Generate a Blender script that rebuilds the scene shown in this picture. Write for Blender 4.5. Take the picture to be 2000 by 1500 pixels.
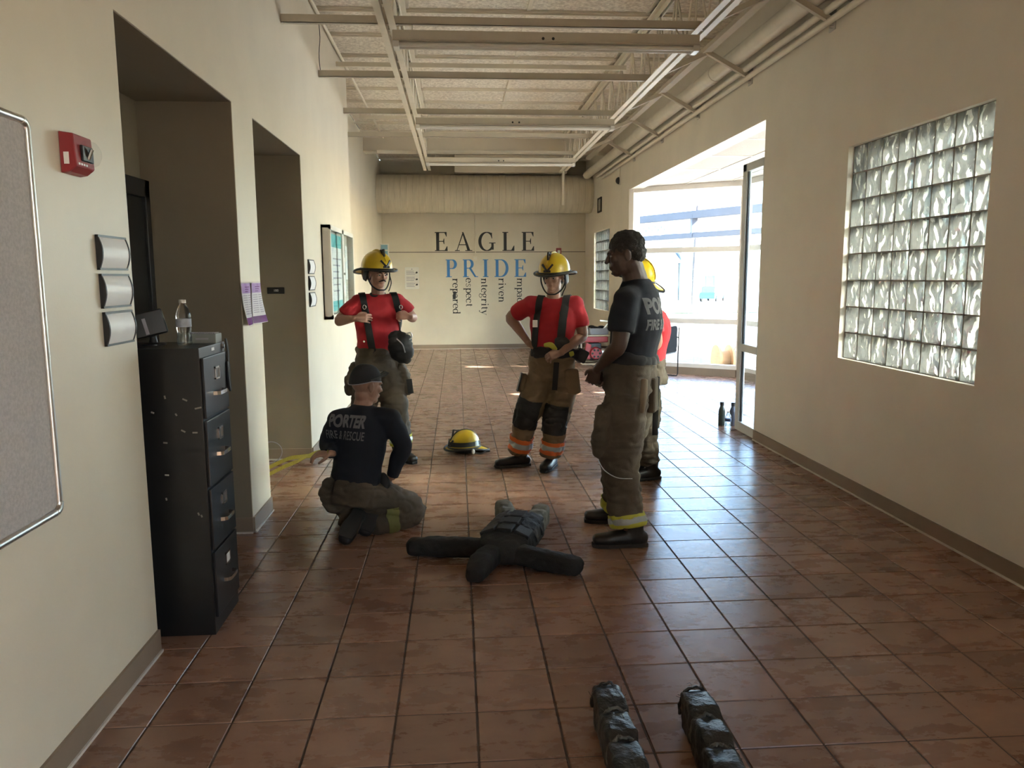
import bpy, bmesh, math, random
import numpy as np
from mathutils import Vector, Matrix, Euler, noise
from mathutils.bvhtree import BVHTree

S = bpy.context.scene
C = S.collection
for o in list(bpy.data.objects):
    bpy.data.objects.remove(o, do_unlink=True)
random.seed(7)
PI = math.pi

# ------------------------------------------------------------------ camera
F_PX, TILT, ROLL, YAW, CAM_H = 1506.5, 0.137215, -0.005329, -0.069665, 1.6495

def cam_axes():
    ct, st = math.cos(TILT), math.sin(TILT)
    fw, rt, up = Vector((0, ct, -st)), Vector((1, 0, 0)), Vector((0, st, ct))
    m = Matrix.Rotation(YAW, 3, 'Z')
    fw, rt, up = m @ fw, m @ rt, m @ up
    cr, sr = math.cos(ROLL), math.sin(ROLL)
    return rt * cr + up * sr, up * cr - rt * sr, fw

RT, UP, FW = cam_axes()
EYE = Vector((0, 0, CAM_H))
cd = bpy.data.cameras.new('camera')
cam = bpy.data.objects.new('camera', cd)
C.objects.link(cam)
cd.sensor_width = 36.0
cd.lens = F_PX / 2000 * 36
cd.clip_end = 500
cam.matrix_world = Matrix(((RT.x, UP.x, -FW.x, EYE.x), (RT.y, UP.y, -FW.y, EYE.y),
                           (RT.z, UP.z, -FW.z, EYE.z), (0, 0, 0, 1)))
S.camera = cam

def W(px, py, y):
    """a point at depth y (metres down the hall) seen at photo pixel px, py"""
    d = FW + RT * ((px - 1000) / F_PX) - UP * ((py - 750) / F_PX)
    return EYE + d * (y / d.y)

# ------------------------------------------------------------------ sky, sun, exposure
wd = bpy.data.worlds.new('World')
S.world = wd
wd.use_nodes = True
nt = wd.node_tree
sky = nt.nodes.new('ShaderNodeTexSky')
sky.sky_type = 'NISHITA'
sky.sun_disc = False
sky.sun_elevation = math.radians(32)
sky.sun_rotation = math.radians(115)
bg = nt.nodes['Background']
nt.links.new(sky.outputs[0], bg.inputs[0])
bg.inputs[1].default_value = 0.34

SUN_DIR = Vector((-0.80, 0.42, -0.52)).normalized()
sl = bpy.data.lights.new('sun', 'SUN')
sl.energy = 12.0
sl.angle = math.radians(0.7)
sl.color = (1.0, 0.95, 0.87)
sun = bpy.data.objects.new('sun', sl)
C.objects.link(sun)
sun.rotation_euler = SUN_DIR.to_track_quat('-Z', 'Y').to_euler()
sun.location = (20, -5, 15)

def portal(loc, rot, sx, sy):
    l = bpy.data.lights.new('window_portal', 'AREA')
    l.shape = 'RECTANGLE'
    l.size, l.size_y = sx, sy
    l.cycles.is_portal = True
    o = bpy.data.objects.new('window_portal', l)
    C.objects.link(o)
    o.location = loc
    o.rotation_euler = rot

S.view_settings.view_transform = 'Standard'
S.view_settings.look = 'None'
S.view_settings.exposure = 3.4
S.view_settings.gamma = 1.0
S.view_settings.use_curve_mapping = False

# ------------------------------------------------------------------ materials
MATS = {}

def mat(name, col, rough=0.6, metal=0.0, var=0.0, vscale=6.0, bump=0.0, bscale=40.0, spec=0.5,
        col2=None, coat=0.0, sheen=0.0, stretch=None, detail=4.0):
    """principled material with procedural colour variation and fine relief"""
    if name in MATS:
        return MATS[name]
    m = bpy.data.materials.new(name)
    m.use_nodes = True
    n, l = m.node_tree.nodes, m.node_tree.links
    b = n['Principled BSDF']
    b.inputs['Roughness'].default_value = rough
    b.inputs['Metallic'].default_value = metal
    b.inputs['Specular IOR Level'].default_value = spec
    b.inputs['Coat Weight'].default_value = coat
    b.inputs['Sheen Weight'].default_value = sheen
    geo = n.new('ShaderNodeNewGeometry')
    vec = geo.outputs['Position']
    if stretch:
        mp = n.new('ShaderNodeMapping')
        mp.inputs['Scale'].default_value = stretch
        l.new(vec, mp.inputs['Vector'])
        vec = mp.outputs[0]
    if var > 0 or col2:
        tx = n.new('ShaderNodeTexNoise')
        tx.inputs['Scale'].default_value = vscale
        tx.inputs['Detail'].default_value = detail
        l.new(vec, tx.inputs['Vector'])
        rp = n.new('ShaderNodeValToRGB')
        c2 = col2 if col2 else tuple(max(0, c * (1 - var)) for c in col)
        rp.color_ramp.elements[0].position = 0.35
        rp.color_ramp.elements[1].position = 0.65
        rp.color_ramp.elements[0].color = (*c2, 1)
        rp.color_ramp.elements[1].color = (*col, 1)
        l.new(tx.outputs['Fac'], rp.inputs['Fac'])
        l.new(rp.outputs[0], b.inputs['Base Color'])
    else:
        b.inputs['Base Color'].default_value = (*col, 1)
    if bump > 0:
        t2 = n.new('ShaderNodeTexNoise')
        t2.inputs['Scale'].default_value = bscale
        t2.inputs['Detail'].default_value = 3
        l.new(vec, t2.inputs['Vector'])
        bp = n.new('ShaderNodeBump')
        bp.inputs['Strength'].default_value = bump
        bp.inputs['Distance'].default_value = 0.01
        l.new(t2.outputs['Fac'], bp.inputs['Height'])
        l.new(bp.outputs[0], b.inputs['Normal'])
    MATS[name] = m
    return m

def mat_glass(name, tint=(0.92, 0.97, 1.0), ior=1.5, rough=0.0):
    m = bpy.data.materials.new(name)
    m.use_nodes = True
    n, l = m.node_tree.nodes, m.node_tree.links
    n.remove(n['Principled BSDF'])
    t = n.new('ShaderNodeBsdfTransparent')
    t.inputs[0].default_value = (*tint, 1)
    g = n.new('ShaderNodeBsdfGlossy')
    g.inputs['Roughness'].default_value = rough
    lw = n.new('ShaderNodeLayerWeight')          # Schlick reflectance, the same from both faces of a pane
    lw.inputs['Blend'].default_value = 0.5
    pw = n.new('ShaderNodeMath'); pw.operation = 'POWER'; pw.inputs[1].default_value = 5.0
    l.new(lw.outputs['Facing'], pw.inputs[0])
    f0 = ((ior - 1) / (ior + 1)) ** 2
    f = n.new('ShaderNodeMath'); f.operation = 'MULTIPLY_ADD'
    f.inputs[1].default_value = min(1.0, 12 * f0) * 0.96
    f.inputs[2].default_value = f0
    l.new(pw.outputs[0], f.inputs[0])
    mx = n.new('ShaderNodeMixShader')
    l.new(f.outputs[0], mx.inputs[0])
    l.new(t.outputs[0], mx.inputs[1])
    l.new(g.outputs[0], mx.inputs[2])
    l.new(mx.outputs[0], n['Material Output'].inputs[0])
    return m

def mat_block():
    """cast glass block: clear with a wavy refracting body"""
    m = bpy.data.materials.new('glass_block')
    m.use_nodes = True
    n, l = m.node_tree.nodes, m.node_tree.links
    n.remove(n['Principled BSDF'])
    geo = n.new('ShaderNodeNewGeometry')
    oi = n.new('ShaderNodeObjectInfo')
    add = n.new('ShaderNodeVectorMath'); add.operation = 'ADD'
    sc = n.new('ShaderNodeVectorMath'); sc.operation = 'SCALE'
    sc.inputs['Scale'].default_value = 9.0
    cmb = n.new('ShaderNodeCombineXYZ')
    l.new(oi.outputs['Random'], cmb.inputs[0])
    l.new(cmb.outputs[0], sc.inputs[0])
    l.new(geo.outputs['Position'], add.inputs[0])
    l.new(sc.outputs[0], add.inputs[1])
    mp = n.new('ShaderNodeMapping')
    mp.inputs['Scale'].default_value = (1, 1.0, 0.55)
    mp.inputs['Rotation'].default_value = (0.5, 0, 0)
    l.new(add.outputs[0], mp.inputs['Vector'])
    tx = n.new('ShaderNodeTexNoise')
    tx.inputs['Scale'].default_value = 10
    tx.inputs['Detail'].default_value = 1.2
    tx.inputs['Distortion'].default_value = 0.8
    l.new(mp.outputs[0], tx.inputs['Vector'])
    bp = n.new('ShaderNodeBump')
    bp.inputs['Strength'].default_value = 1.0
    bp.inputs['Distance'].default_value = 0.05
    l.new(tx.outputs['Fac'], bp.inputs['Height'])
    rf = n.new('ShaderNodeBsdfRefraction')
    rf.inputs['IOR'].default_value = 1.35
    rf.inputs['Roughness'].default_value = 0.04
    rf.inputs['Color'].default_value = (0.90, 0.95, 0.92, 1)
    l.new(bp.outputs[0], rf.inputs['Normal'])
    gl = n.new('ShaderNodeBsdfGlossy')
    gl.inputs['Roughness'].default_value = 0.06
    l.new(bp.outputs[0], gl.inputs['Normal'])
    tr = n.new('ShaderNodeBsdfTransparent')
    tr.inputs[0].default_value = (0.86, 0.91, 0.88, 1)
    tl = n.new('ShaderNodeBsdfTranslucent')
    tl.inputs[0].default_value = (0.8, 0.85, 0.82, 1)
    m1 = n.new('ShaderNodeMixShader'); m1.inputs[0].default_value = 0.14
    l.new(rf.outputs[0], m1.inputs[1]); l.new(tr.outputs[0], m1.inputs[2])
    m2 = n.new('ShaderNodeMixShader'); m2.inputs[0].default_value = 0.16
    l.new(m1.outputs[0], m2.inputs[1]); l.new(gl.outputs[0], m2.inputs[2])
    m3 = n.new('ShaderNodeMixShader'); m3.inputs[0].default_value = 0.022
    l.new(m2.outputs[0], m3.inputs[1]); l.new(tl.outputs[0], m3.inputs[2])
    l.new(m3.outputs[0], n['Material Output'].inputs[0])
    return m

def mat_tile():
    m = bpy.data.materials.new('terracotta_tile')
    m.use_nodes = True
    n, l = m.node_tree.nodes, m.node_tree.links
    b = n['Principled BSDF']
    geo = n.new('ShaderNodeNewGeometry')
    oi = n.new('ShaderNodeObjectInfo')
    t1 = n.new('ShaderNodeTexNoise'); t1.inputs['Scale'].default_value = 5.5; t1.inputs['Detail'].default_value = 7
    t1.inputs['Roughness'].default_value = 0.68
    mp = n.new('ShaderNodeMapping'); mp.inputs['Scale'].default_value = (0.7, 1.5, 1)
    l.new(geo.outputs['Position'], mp.inputs[0]); l.new(mp.outputs[0], t1.inputs['Vector'])
    rp = n.new('ShaderNodeValToRGB')
    e = rp.color_ramp.elements
    e[0].position = 0.30; e[0].color = (0.222, 0.122, 0.080, 1)
    e[1].position = 0.70; e[1].color = (0.305, 0.180, 0.118, 1)
    k = e.new(0.5); k.color = (0.262, 0.147, 0.096, 1)
    l.new(t1.outputs['Fac'], rp.inputs['Fac'])
    hs = n.new('ShaderNodeHueSaturation')
    mr = n.new('ShaderNodeMapRange'); mr.inputs['To Min'].default_value = 0.84; mr.inputs['To Max'].default_value = 1.14
    l.new(oi.outputs['Random'], mr.inputs['Value']); l.new(mr.outputs[0], hs.inputs['Value'])
    l.new(rp.outputs[0], hs.inputs['Color']); l.new(hs.outputs[0], b.inputs['Base Color'])
    t2 = n.new('ShaderNodeTexNoise'); t2.inputs['Scale'].default_value = 9; t2.inputs['Detail'].default_value = 5
    t2.inputs['Distortion'].default_value = 1.6
    l.new(geo.outputs['Position'], t2.inputs['Vector'])
    bp = n.new('ShaderNodeBump'); bp.inputs['Strength'].default_value = 0.07; bp.inputs['Distance'].default_value = 0.012
    l.new(t2.outputs['Fac'], bp.inputs['Height']); l.new(bp.outputs[0], b.inputs['Normal'])
    r2 = n.new('ShaderNodeMapRange'); r2.inputs['To Min'].default_value = 0.18; r2.inputs['To Max'].default_value = 0.38
    l.new(t1.outputs['Fac'], r2.inputs['Value']); l.new(r2.outputs[0], b.inputs['Roughness'])
    b.inputs['Specular IOR Level'].default_value = 0.5
    return m

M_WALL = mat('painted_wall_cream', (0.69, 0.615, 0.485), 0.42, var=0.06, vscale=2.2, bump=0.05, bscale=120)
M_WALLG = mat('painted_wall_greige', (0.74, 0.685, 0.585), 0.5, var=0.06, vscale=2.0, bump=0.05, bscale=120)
M_TAUPE = mat('recess_shade_taupe', (0.24, 0.20, 0.14), 0.55, var=0.06, vscale=3, bump=0.04, bscale=120)  # much darker than the cream wall: recess shade put into the colour
M_BASE = mat('vinyl_base_taupe', (0.25, 0.185, 0.13), 0.45, var=0.1, vscale=5)
M_CAULK = mat('white_caulk', (0.62, 0.58, 0.52), 0.5, var=0.1, vscale=12)
M_TILE = mat_tile()
M_GROUT = mat('grout', (0.085, 0.06, 0.045), 0.75, var=0.25, vscale=20)
M_DECK = mat('wood_fibre_deck', (0.86, 0.79, 0.67), 0.9, col2=(0.58, 0.51, 0.41), vscale=30, bump=0.8, bscale=48, detail=6)
M_STEEL = mat('painted_steel_cream', (0.74, 0.67, 0.54), 0.45, var=0.06, vscale=8)
M_STRUT = mat('painted_strut_greige', (0.58, 0.52, 0.41), 0.45, var=0.06, vscale=8)
M_WHITE = mat('white_enamel', (0.72, 0.68, 0.60), 0.35, var=0.05, vscale=9)
M_PIPE = mat('painted_pipe', (0.78, 0.73, 0.62), 0.35, var=0.08, vscale=6)
M_DUCT = mat('painted_spiral_duct', (0.66, 0.58, 0.44), 0.5, var=0.1, vscale=3, stretch=(6, 1, 1))
M_DARK = mat('plenum_dark', (0.05, 0.05, 0.045), 0.8, var=0.2)
M_BLACK = mat('black_enamel', (0.012, 0.012, 0.013), 0.34, var=0.25, vscale=9, bump=0.05, bscale=200)
M_BLACKP = mat('black_plastic', (0.016, 0.016, 0.018), 0.4, var=0.2)
M_CHROME = mat('satin_chrome', (0.72, 0.71, 0.68), 0.25, 1.0, var=0.06)
M_ALU = mat('brushed_aluminium', (0.62, 0.61, 0.58), 0.35, 1.0, var=0.08, vscale=20)
M_ALUP = mat('painted_aluminium_frame', (0.66, 0.61, 0.55), 0.4, var=0.05)
M_RED = mat('fire_alarm_red', (0.30, 0.028, 0.035), 0.4, var=0.1)
M_PLATE = mat('satin_silver_plate', (0.82, 0.81, 0.80), 0.4, var=0.04)
M_PAPER = mat('white_paper', (0.72, 0.71, 0.68), 0.8, var=0.04, spec=0.1)
M_GLASS = mat_glass('clear_glass')
M_BLOCK = mat_block()
M_MORTAR = mat('block_mortar', (0.30, 0.29, 0.26), 0.85, var=0.15, vscale=30)
M_BLUE = mat('blue_wall_paint', (0.05, 0.22, 0.55), 0.5, var=0.06)
M_INK = mat('black_wall_paint', (0.02, 0.018, 0.016), 0.5, var=0.1)

# ------------------------------------------------------------------ mesh helpers
class MB:
    """collects simple solids; build() links them as one mesh object"""
    def __init__(s):
        s.v, s.f, s.mi = [], [], []
        s.cur = 0

    def add(s, vs, fs):
        k = len(s.v)
        s.v += [tuple(p) for p in vs]
        s.f += [tuple(i + k for i in f) for f in fs]
        s.mi += [s.cur] * len(fs)
        return s

    def box(s, x0, x1, y0, y1, z0, z1):
        return s.add([(x0, y0, z0), (x1, y0, z0), (x1, y1, z0), (x0, y1, z0),
                      (x0, y0, z1), (x1, y0, z1), (x1, y1, z1), (x0, y1, z1)],
                     [(0, 3, 2, 1), (4, 5, 6, 7), (0, 1, 5, 4), (1, 2, 6, 5), (2, 3, 7, 6), (3, 0, 4, 7)])

    def bar(s, p, q, w, h, up=(0, 0, 1)):
        """rectangular bar from p to q, w across and h along up"""
        p, q = Vector(p), Vector(q)
        t = (q - p).normalized()
        u = Vector(up)
        u = u - t * u.dot(t)
        if u.length < 1e-4:
            u = Vector((1, 0, 0)) - t * t.x
        u.normalize()
        a = t.cross(u) * (w / 2)
        b = u * (h / 2)
        vs = [p - a - b, p + a - b, p + a + b, p - a + b, q - a - b, q + a - b, q + a + b, q - a + b]
        return s.add(vs, [(0, 1, 2, 3), (7, 6, 5, 4), (1, 0, 4, 5), (2, 1, 5, 6), (3, 2, 6, 7), (0, 3, 7, 4)])

    def cyl(s, p, q, r0, r1=None, n=16):
        r1 = r0 if r1 is None else r1
        p, q = Vector(p), Vector(q)
        t = (q - p).normalized()
        u = t.orthogonal().normalized()
        v = t.cross(u)
        vs = []
        for c, r in ((p, r0), (q, r1)):
            for i in range(n):
                a = 2 * PI * i / n
                vs.append(c + u * (r * math.cos(a)) + v * (r * math.sin(a)))
        fs = [(i, (i + 1) % n, n + (i + 1) % n, n + i) for i in range(n)]
        fs += [tuple(range(n - 1, -1, -1)), tuple(range(n, 2 * n))]
        return s.add(vs, fs)

    def tube(s, pts, r, n=8, closed=False):
        pts = [Vector(p) for p in pts]
        m = len(pts)
        vs, fs = [], []
        u = None
        for i, p in enumerate(pts):
            if closed:
                t = pts[(i + 1) % m] - pts[i - 1]
            else:
                t = pts[min(i + 1, m - 1)] - pts[max(i - 1, 0)]
            t.normalize()
            if u is None:
                u = t.orthogonal().normalized()
            u = (u - t * u.dot(t)).normalized()
            v = t.cross(u)
            rr = r[i] if isinstance(r, (list, tuple)) else r
            for k in range(n):
                a = 2 * PI * k / n
                vs.append(p + u * (rr * math.cos(a)) + v * (rr * math.sin(a)))
        rng = m if closed else m - 1
        for i in range(rng):
            j = (i + 1) % m
            for k in range(n):
                fs.append((i * n + k, i * n + (k + 1) % n, j * n + (k + 1) % n, j * n + k))
        if not closed:
            fs += [tuple(range(n - 1, -1, -1)), tuple(range((m - 1) * n, m * n))]
        return s.add(vs, fs)

    def lathe(s, prof, c=(0, 0, 0), n=24, axis='Z', sx=1.0, sy=1.0):
        vs, fs = [], []
        m = len(prof)
        for r, z in prof:
            for k in range(n):
                a = 2 * PI * k / n
                x, y = r * math.cos(a) * sx, r * math.sin(a) * sy
                if axis == 'Z':
                    p = (c[0] + x, c[1] + y, c[2] + z)
                elif axis == 'X':
                    p = (c[0] + z, c[1] + x, c[2] + y)
                else:
                    p = (c[0] + y, c[1] + z, c[2] + x)
                vs.append(p)
        for i in range(m - 1):
            for k in range(n):
                fs.append((i * n + k, i * n + (k + 1) % n, (i + 1) * n + (k + 1) % n, (i + 1) * n + k))
        if prof[0][0] > 1e-4:
            fs.append(tuple(range(n - 1, -1, -1)))
        if prof[-1][0] > 1e-4:
            fs.append(tuple(range((m - 1) * n, m * n)))
        return s.add(vs, fs)

    def prism(s, poly, h0, h1, axis='Z'):
        n = len(poly)
        def P(a, b, h):
            return (a, b, h) if axis == 'Z' else ((h, a, b) if axis == 'X' else (a, h, b))
        vs = [P(a, b, h0) for a, b in poly] + [P(a, b, h1) for a, b in poly]
        fs = [tuple(range(n - 1, -1, -1)), tuple(range(n, 2 * n))]
        fs += [(i, (i + 1) % n, n + (i + 1) % n, n + i) for i in range(n)]
        return s.add(vs, fs)

    def build(s, name, m, parent=None, smooth=False, bevel=0.0, seg=2, fix=True, sharp=40):
        me = bpy.data.meshes.new(name)
        me.from_pydata(s.v, [], s.f)
        ms = m if isinstance(m, (list, tuple)) else [m]
        for k in ms:
            me.materials.append(k)
        if len(ms) > 1:
            me.polygons.foreach_set('material_index', s.mi)
        if fix or bevel:
            bm = bmesh.new()
            bm.from_mesh(me)
            bmesh.ops.remove_doubles(bm, verts=bm.verts, dist=1e-6)
            bmesh.ops.recalc_face_normals(bm, faces=bm.faces)
            if bevel:
                ed = [e for e in bm.edges if len(e.link_faces) == 2 and e.calc_face_angle(0) > 0.5]
                bmesh.ops.bevel(bm, geom=ed, offset=bevel, segments=seg, profile=0.7, affect='EDGES', clamp_overlap=True)
            bm.to_mesh(me)
            bm.free()
        if smooth:
            me.polygons.foreach_set('use_smooth', [True] * len(me.polygons))
            me.set_sharp_from_angle(angle=math.radians(sharp))
        return link(name, me, parent)

def link(name, me, parent=None):
    o = bpy.data.objects.new(name, me)
    C.objects.link(o)
    if parent is not None:
        set_parent(o, parent)
    return o

def set_parent(o, p):
    """children keep world coordinates; the parent's own location is undone (roots are never rotated)"""
    o.parent = p
    q = p
    t = Vector((0, 0, 0))
    while q is not None:
        t += q.location
        q = q.parent
    o.location = o.location - t

def thing(name, label, cat, loc=(0, 0, 0), group=None):
    o = bpy.data.objects.new(name, None)
    o.empty_display_size = 0.1
    C.objects.link(o)
    o.location = loc
    return tag(o, label, cat, group)

def tag(o, label, cat, group=None):
    o['label'] = label
    o['category'] = cat
    if group:
        o['group'] = group
    return o

def struct(o):
    o['kind'] = 'structure'
    return o

def stuff(o):
    o['kind'] = 'stuff'
    return o

def rrect(w, h, r, n=5, cx=0, cy=0):
    pts = []
    for sx, sy, a0 in ((1, 1, 0), (-1, 1, 90), (-1, -1, 180), (1, -1, 270)):
        for k in range(n + 1):
            a = math.radians(a0 + 90 * k / n)
            pts.append((cx + sx * (w / 2 - r) + r * math.cos(a), cy + sy * (h / 2 - r) + r * math.sin(a)))
    return pts
# ================================================================== the setting
XL, XB, XR = -1.355, -1.70, 2.985        # left wall, recessed far left wall, right wall
YB, YN, ZC = 18.05, -4.0, 4.28           # back wall, wall behind the camera, roof deck
ZO = 2.72                                # head of the two openings on the left
A1, A2 = (3.36, 4.99), (5.475, 7.07)     # the openings
XA = -1.92                               # back of the openings

w = MB()
for y0, y1 in ((YN, A1[0]), (A1[1], A2[0]), (A2[1], 10.23)):
    w.box(XA - 0.1, XL, y0, y1, 0, ZC)
for y0, y1 in (A1, A2):
    w.box(XA - 0.1, XL, y0, y1, ZO, ZC)
w.box(XA - 0.2, XB, 10.23, YB + 0.2, 0, ZC)
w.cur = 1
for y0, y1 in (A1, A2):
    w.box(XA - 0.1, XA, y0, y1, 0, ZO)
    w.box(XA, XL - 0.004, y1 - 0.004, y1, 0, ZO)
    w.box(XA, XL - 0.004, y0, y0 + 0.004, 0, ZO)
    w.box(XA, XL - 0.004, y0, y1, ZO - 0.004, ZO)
struct(w.build('wall_left', [M_WALL, M_TAUPE]))

W1 = (4.235, 5.86, 1.01, 2.62)           # glass block window by the camera
W2 = (15.16, 16.86, 0.97, 2.60)          # the far one
w = MB()
T = 0.20
W0 = (-2.7, -1.45, 0.0, 3.14)             # unseen glazed opening added behind the camera to brighten the near walls
w.box(XR, XR + T, YN, W0[0], 0, ZC)
w.box(XR, XR + T, W0[0], W0[1], W0[3], ZC)
w.box(XR, XR + T, W0[1], W1[0], 0, ZC)
w.box(XR, XR + T, W1[0], W1[1], 0, W1[2])
w.box(XR, XR + T, W1[0], W1[1], W1[3], ZC)
w.box(XR, XR + T, W1[1], 7.5, 0, ZC)
w.box(XR, XR + T, 7.5, 13.48, 3.14, ZC)
w.box(XR, XR + T, 13.48, W2[0], 0, ZC)
w.box(XR, XR + T, W2[0], W2[1], 0, W2[2])
w.box(XR, XR + T, W2[0], W2[1], W2[3], ZC)
w.box(XR, XR + T, W2[1], YB + 0.2, 0, ZC)
struct(w.build('wall_right', M_WALLG))

w = MB()
w.box(XA - 0.2, XR + T, YB, YB + 0.2, 0, ZC)
wall_back = struct(w.build('wall_back', M_WALL))
MB().box(XB, XR, YB - 0.003, YB + 0.01, 2.228, 2.242).build('reveal_joint', M_GROUT, wall_back)
struct(MB().box(XA, XR + T, YN - 0.2, YN, 0, ZC).build('wall_rear', M_WALL))

# bases along the walls, each with a thin bead of caulk at the floor
def base(name, runs):
    b = MB()
    for (x0, y0, x1, y1, nx, ny) in runs:
        b.cur = 0
        d = 0.012
        b.box(min(x0, x1, x0 + nx * d), max(x0, x1, x0 + nx * d), min(y0, y1, y0 + ny * d), max(y0, y1, y0 + ny * d), 0, 0.104)
        d = 0.02
        b.cur = 1
        b.box(min(x0, x1, x0 + nx * d), max(x0, x1, x0 + nx * d), min(y0, y1, y0 + ny * d), max(y0, y1, y0 + ny * d), 0, 0.012)
    return struct(b.build(name, [M_BASE, M_CAULK]))

base('baseboard_left', [(XL, YN, XL, A1[0], 1, 0), (XL, A1[1], XL, A2[0], 1, 0), (XL, A2[1], XL, 10.23, 1, 0),
                        (XB, 10.23, XB, YB, 1, 0), (XA, A1[1] - .004, XL, A1[1] - .004, 0, -1),
                        (XA, A2[1] - .004, XL, A2[1] - .004, 0, -1), (XA, A2[0], XA, A2[1], 1, 0)])
base('baseboard_right', [(XR, YN, XR, 7.5, -1, 0), (XR, 13.48, XR, YB, -1, 0)])
base('baseboard_back', [(XB, YB, XR, YB, 0, -1)])

# ------------------------------------------------------------------ floor of square tiles
TS, TX, TY = 0.3065, 0.0509, 3.681
floor = struct(MB().box(-2.1, 6.2, YN, YB + 0.1, -0.12, -0.0035).build('floor', M_GROUT))
LOBBY = [(XR, 7.5), (5.3, 7.5), (4.62, 12.37), (XR, 13.5)]

def in_lobby(x, y):
    n = len(LOBBY)
    r = False
    for i in range(n):
        (x1, y1), (x2, y2) = LOBBY[i], LOBBY[(i + 1) % n]
        if (y1 > y) != (y2 > y) and x < (x2 - x1) * (y - y1) / (y2 - y1) + x1:
            r = not r
    return r

def tile_mb(mb, x0, x1, y0, y1):
    g, b, z = 0.0034, 0.0026, 0.0
    x0, x1, y0, y1 = x0 + g, x1 - g, y0 + g, y1 - g
    vs = [(x0, y0, -.004), (x1, y0, -.004), (x1, y1, -.004), (x0, y1, -.004),
          (x0 + b, y0 + b, z), (x1 - b, y0 + b, z), (x1 - b, y1 - b, z), (x0 + b, y1 - b, z)]
    mb.add(vs, [(4, 5, 6, 7), (0, 1, 5, 4), (1, 2, 6, 5), (2, 3, 7, 6), (3, 0, 4, 7)])

std = MB()
tile_mb(std, 0, TS, 0, TS)
tile_me = bpy.data.meshes.new('tile')
tile_me.from_pydata(std.v, [], std.f)
tile_me.materials.append(M_TILE)
cand, rest = [], MB()
for i in range(-8, 20):
    for j in range(-26, 48):
        x0, y0 = TX + i * TS, TY + j * TS
        x1, y1 = x0 + TS, y0 + TS
        cx, cy = (x0 + x1) / 2, (y0 + y1) / 2
        hall = XL - TS < x0 and x0 < XR and y0 < YB
        alc = XA - TS < x0 <= XL and any(a < y1 and y0 < b for a, b in (A1, A2))
        farl = y1 > 10.23 and XB - TS < x0 < XL
        if not (hall or alc or farl or in_lobby(cx, cy) or in_lobby(x0, y0) or in_lobby(x0, y1)):
            continue
        d = Vector((cx, cy, 0)) - EYE
        dep = d.dot(FW)
        px, py = 1000 + F_PX * d.dot(RT) / max(dep, .1), 750 - F_PX * d.dot(UP) / max(dep, .1)
        if dep > 0.5 and -60 < px < 2060 and py < 1590:
            cand.append((dep, x0, y0))
        else:
            tile_mb(rest, x0, x1, y0, y1)
cand.sort()
for k, (dep, x0, y0) in enumerate(cand):
    if k < 298:
        o = link('tile', tile_me)
        o.location = (x0, y0, 0)
        set_parent(o, floor)
    else:
        tile_mb(rest, x0, x0 + TS, y0, y0 + TS)
stuff(rest.build('tile_field', M_TILE, floor, fix=False))

# ------------------------------------------------------------------ roof deck of fibre panels
ceiling = struct(MB().box(XA - 0.1, XR + T, YN, YB + 0.2, ZC + 0.05, ZC + 0.15).build('ceiling', M_DARK))
XJ = [XB, -0.45, 0.75, 1.95, XR + 0.1]
panel_me = {}
y = 8.09 - 0.8 * 15
rows = []
while y < YB:
    rows.append(y)
    y += 0.8
for k, y0 in enumerate(rows):
    for a in range(4):
        x0, x1 = XJ[a], XJ[a + 1]
        if y0 < 3.2 and a:                      # out of sight behind the camera: one piece per row
            continue
        if y0 < 3.2:
            x1 = XJ[4]
        key = (a, y0 < 3.2)
        if key not in panel_me:
            m_ = MB().box(0, x1 - x0 - 0.012, 0, 0.788, 0, 0.05)
            o = m_.build('deck_panel', M_DECK, bevel=0.01, seg=1)
            panel_me[key] = o.data
        else:
            o = link('deck_panel', panel_me[key])
        o.location = (x0 + 0.006, y0 + 0.006, ZC - 0.0)
        set_parent(o, ceiling)
tee_me = None
for y0 in rows:
    if tee_me is None:
        o = MB().box(XB, XR, -0.03, 0.03, ZC - 0.022, ZC + 0.02).box(XB, XR, -0.012, 0.012, ZC - 0.04, ZC).build('tee_bar', M_STEEL, bevel=0.003, seg=1)
        tee_me = o.data
    else:
        o = link('tee_bar', tee_me)
    o.location = (0, y0, 0)
    set_parent(o, ceiling)
for x in XJ[1:4]:
    MB().box(x - 0.02, x + 0.02, YN, YB, ZC - 0.012, ZC + 0.02).build('cross_tee', M_STEEL, ceiling)
struct(MB().box(XB, XR, 14.9, 15.12, 3.985, ZC).box(XB, XR, 14.86, 15.16, 3.97, 3.99).build('trim_1', M_WALL, bevel=0.004, seg=1))
MB().cyl((XL + 0.03, YN, 4.225), (XL + 0.03, 15, 4.225), 0.018, n=10).build('edge_conduit', M_STEEL, ceiling, smooth=True)

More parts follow.
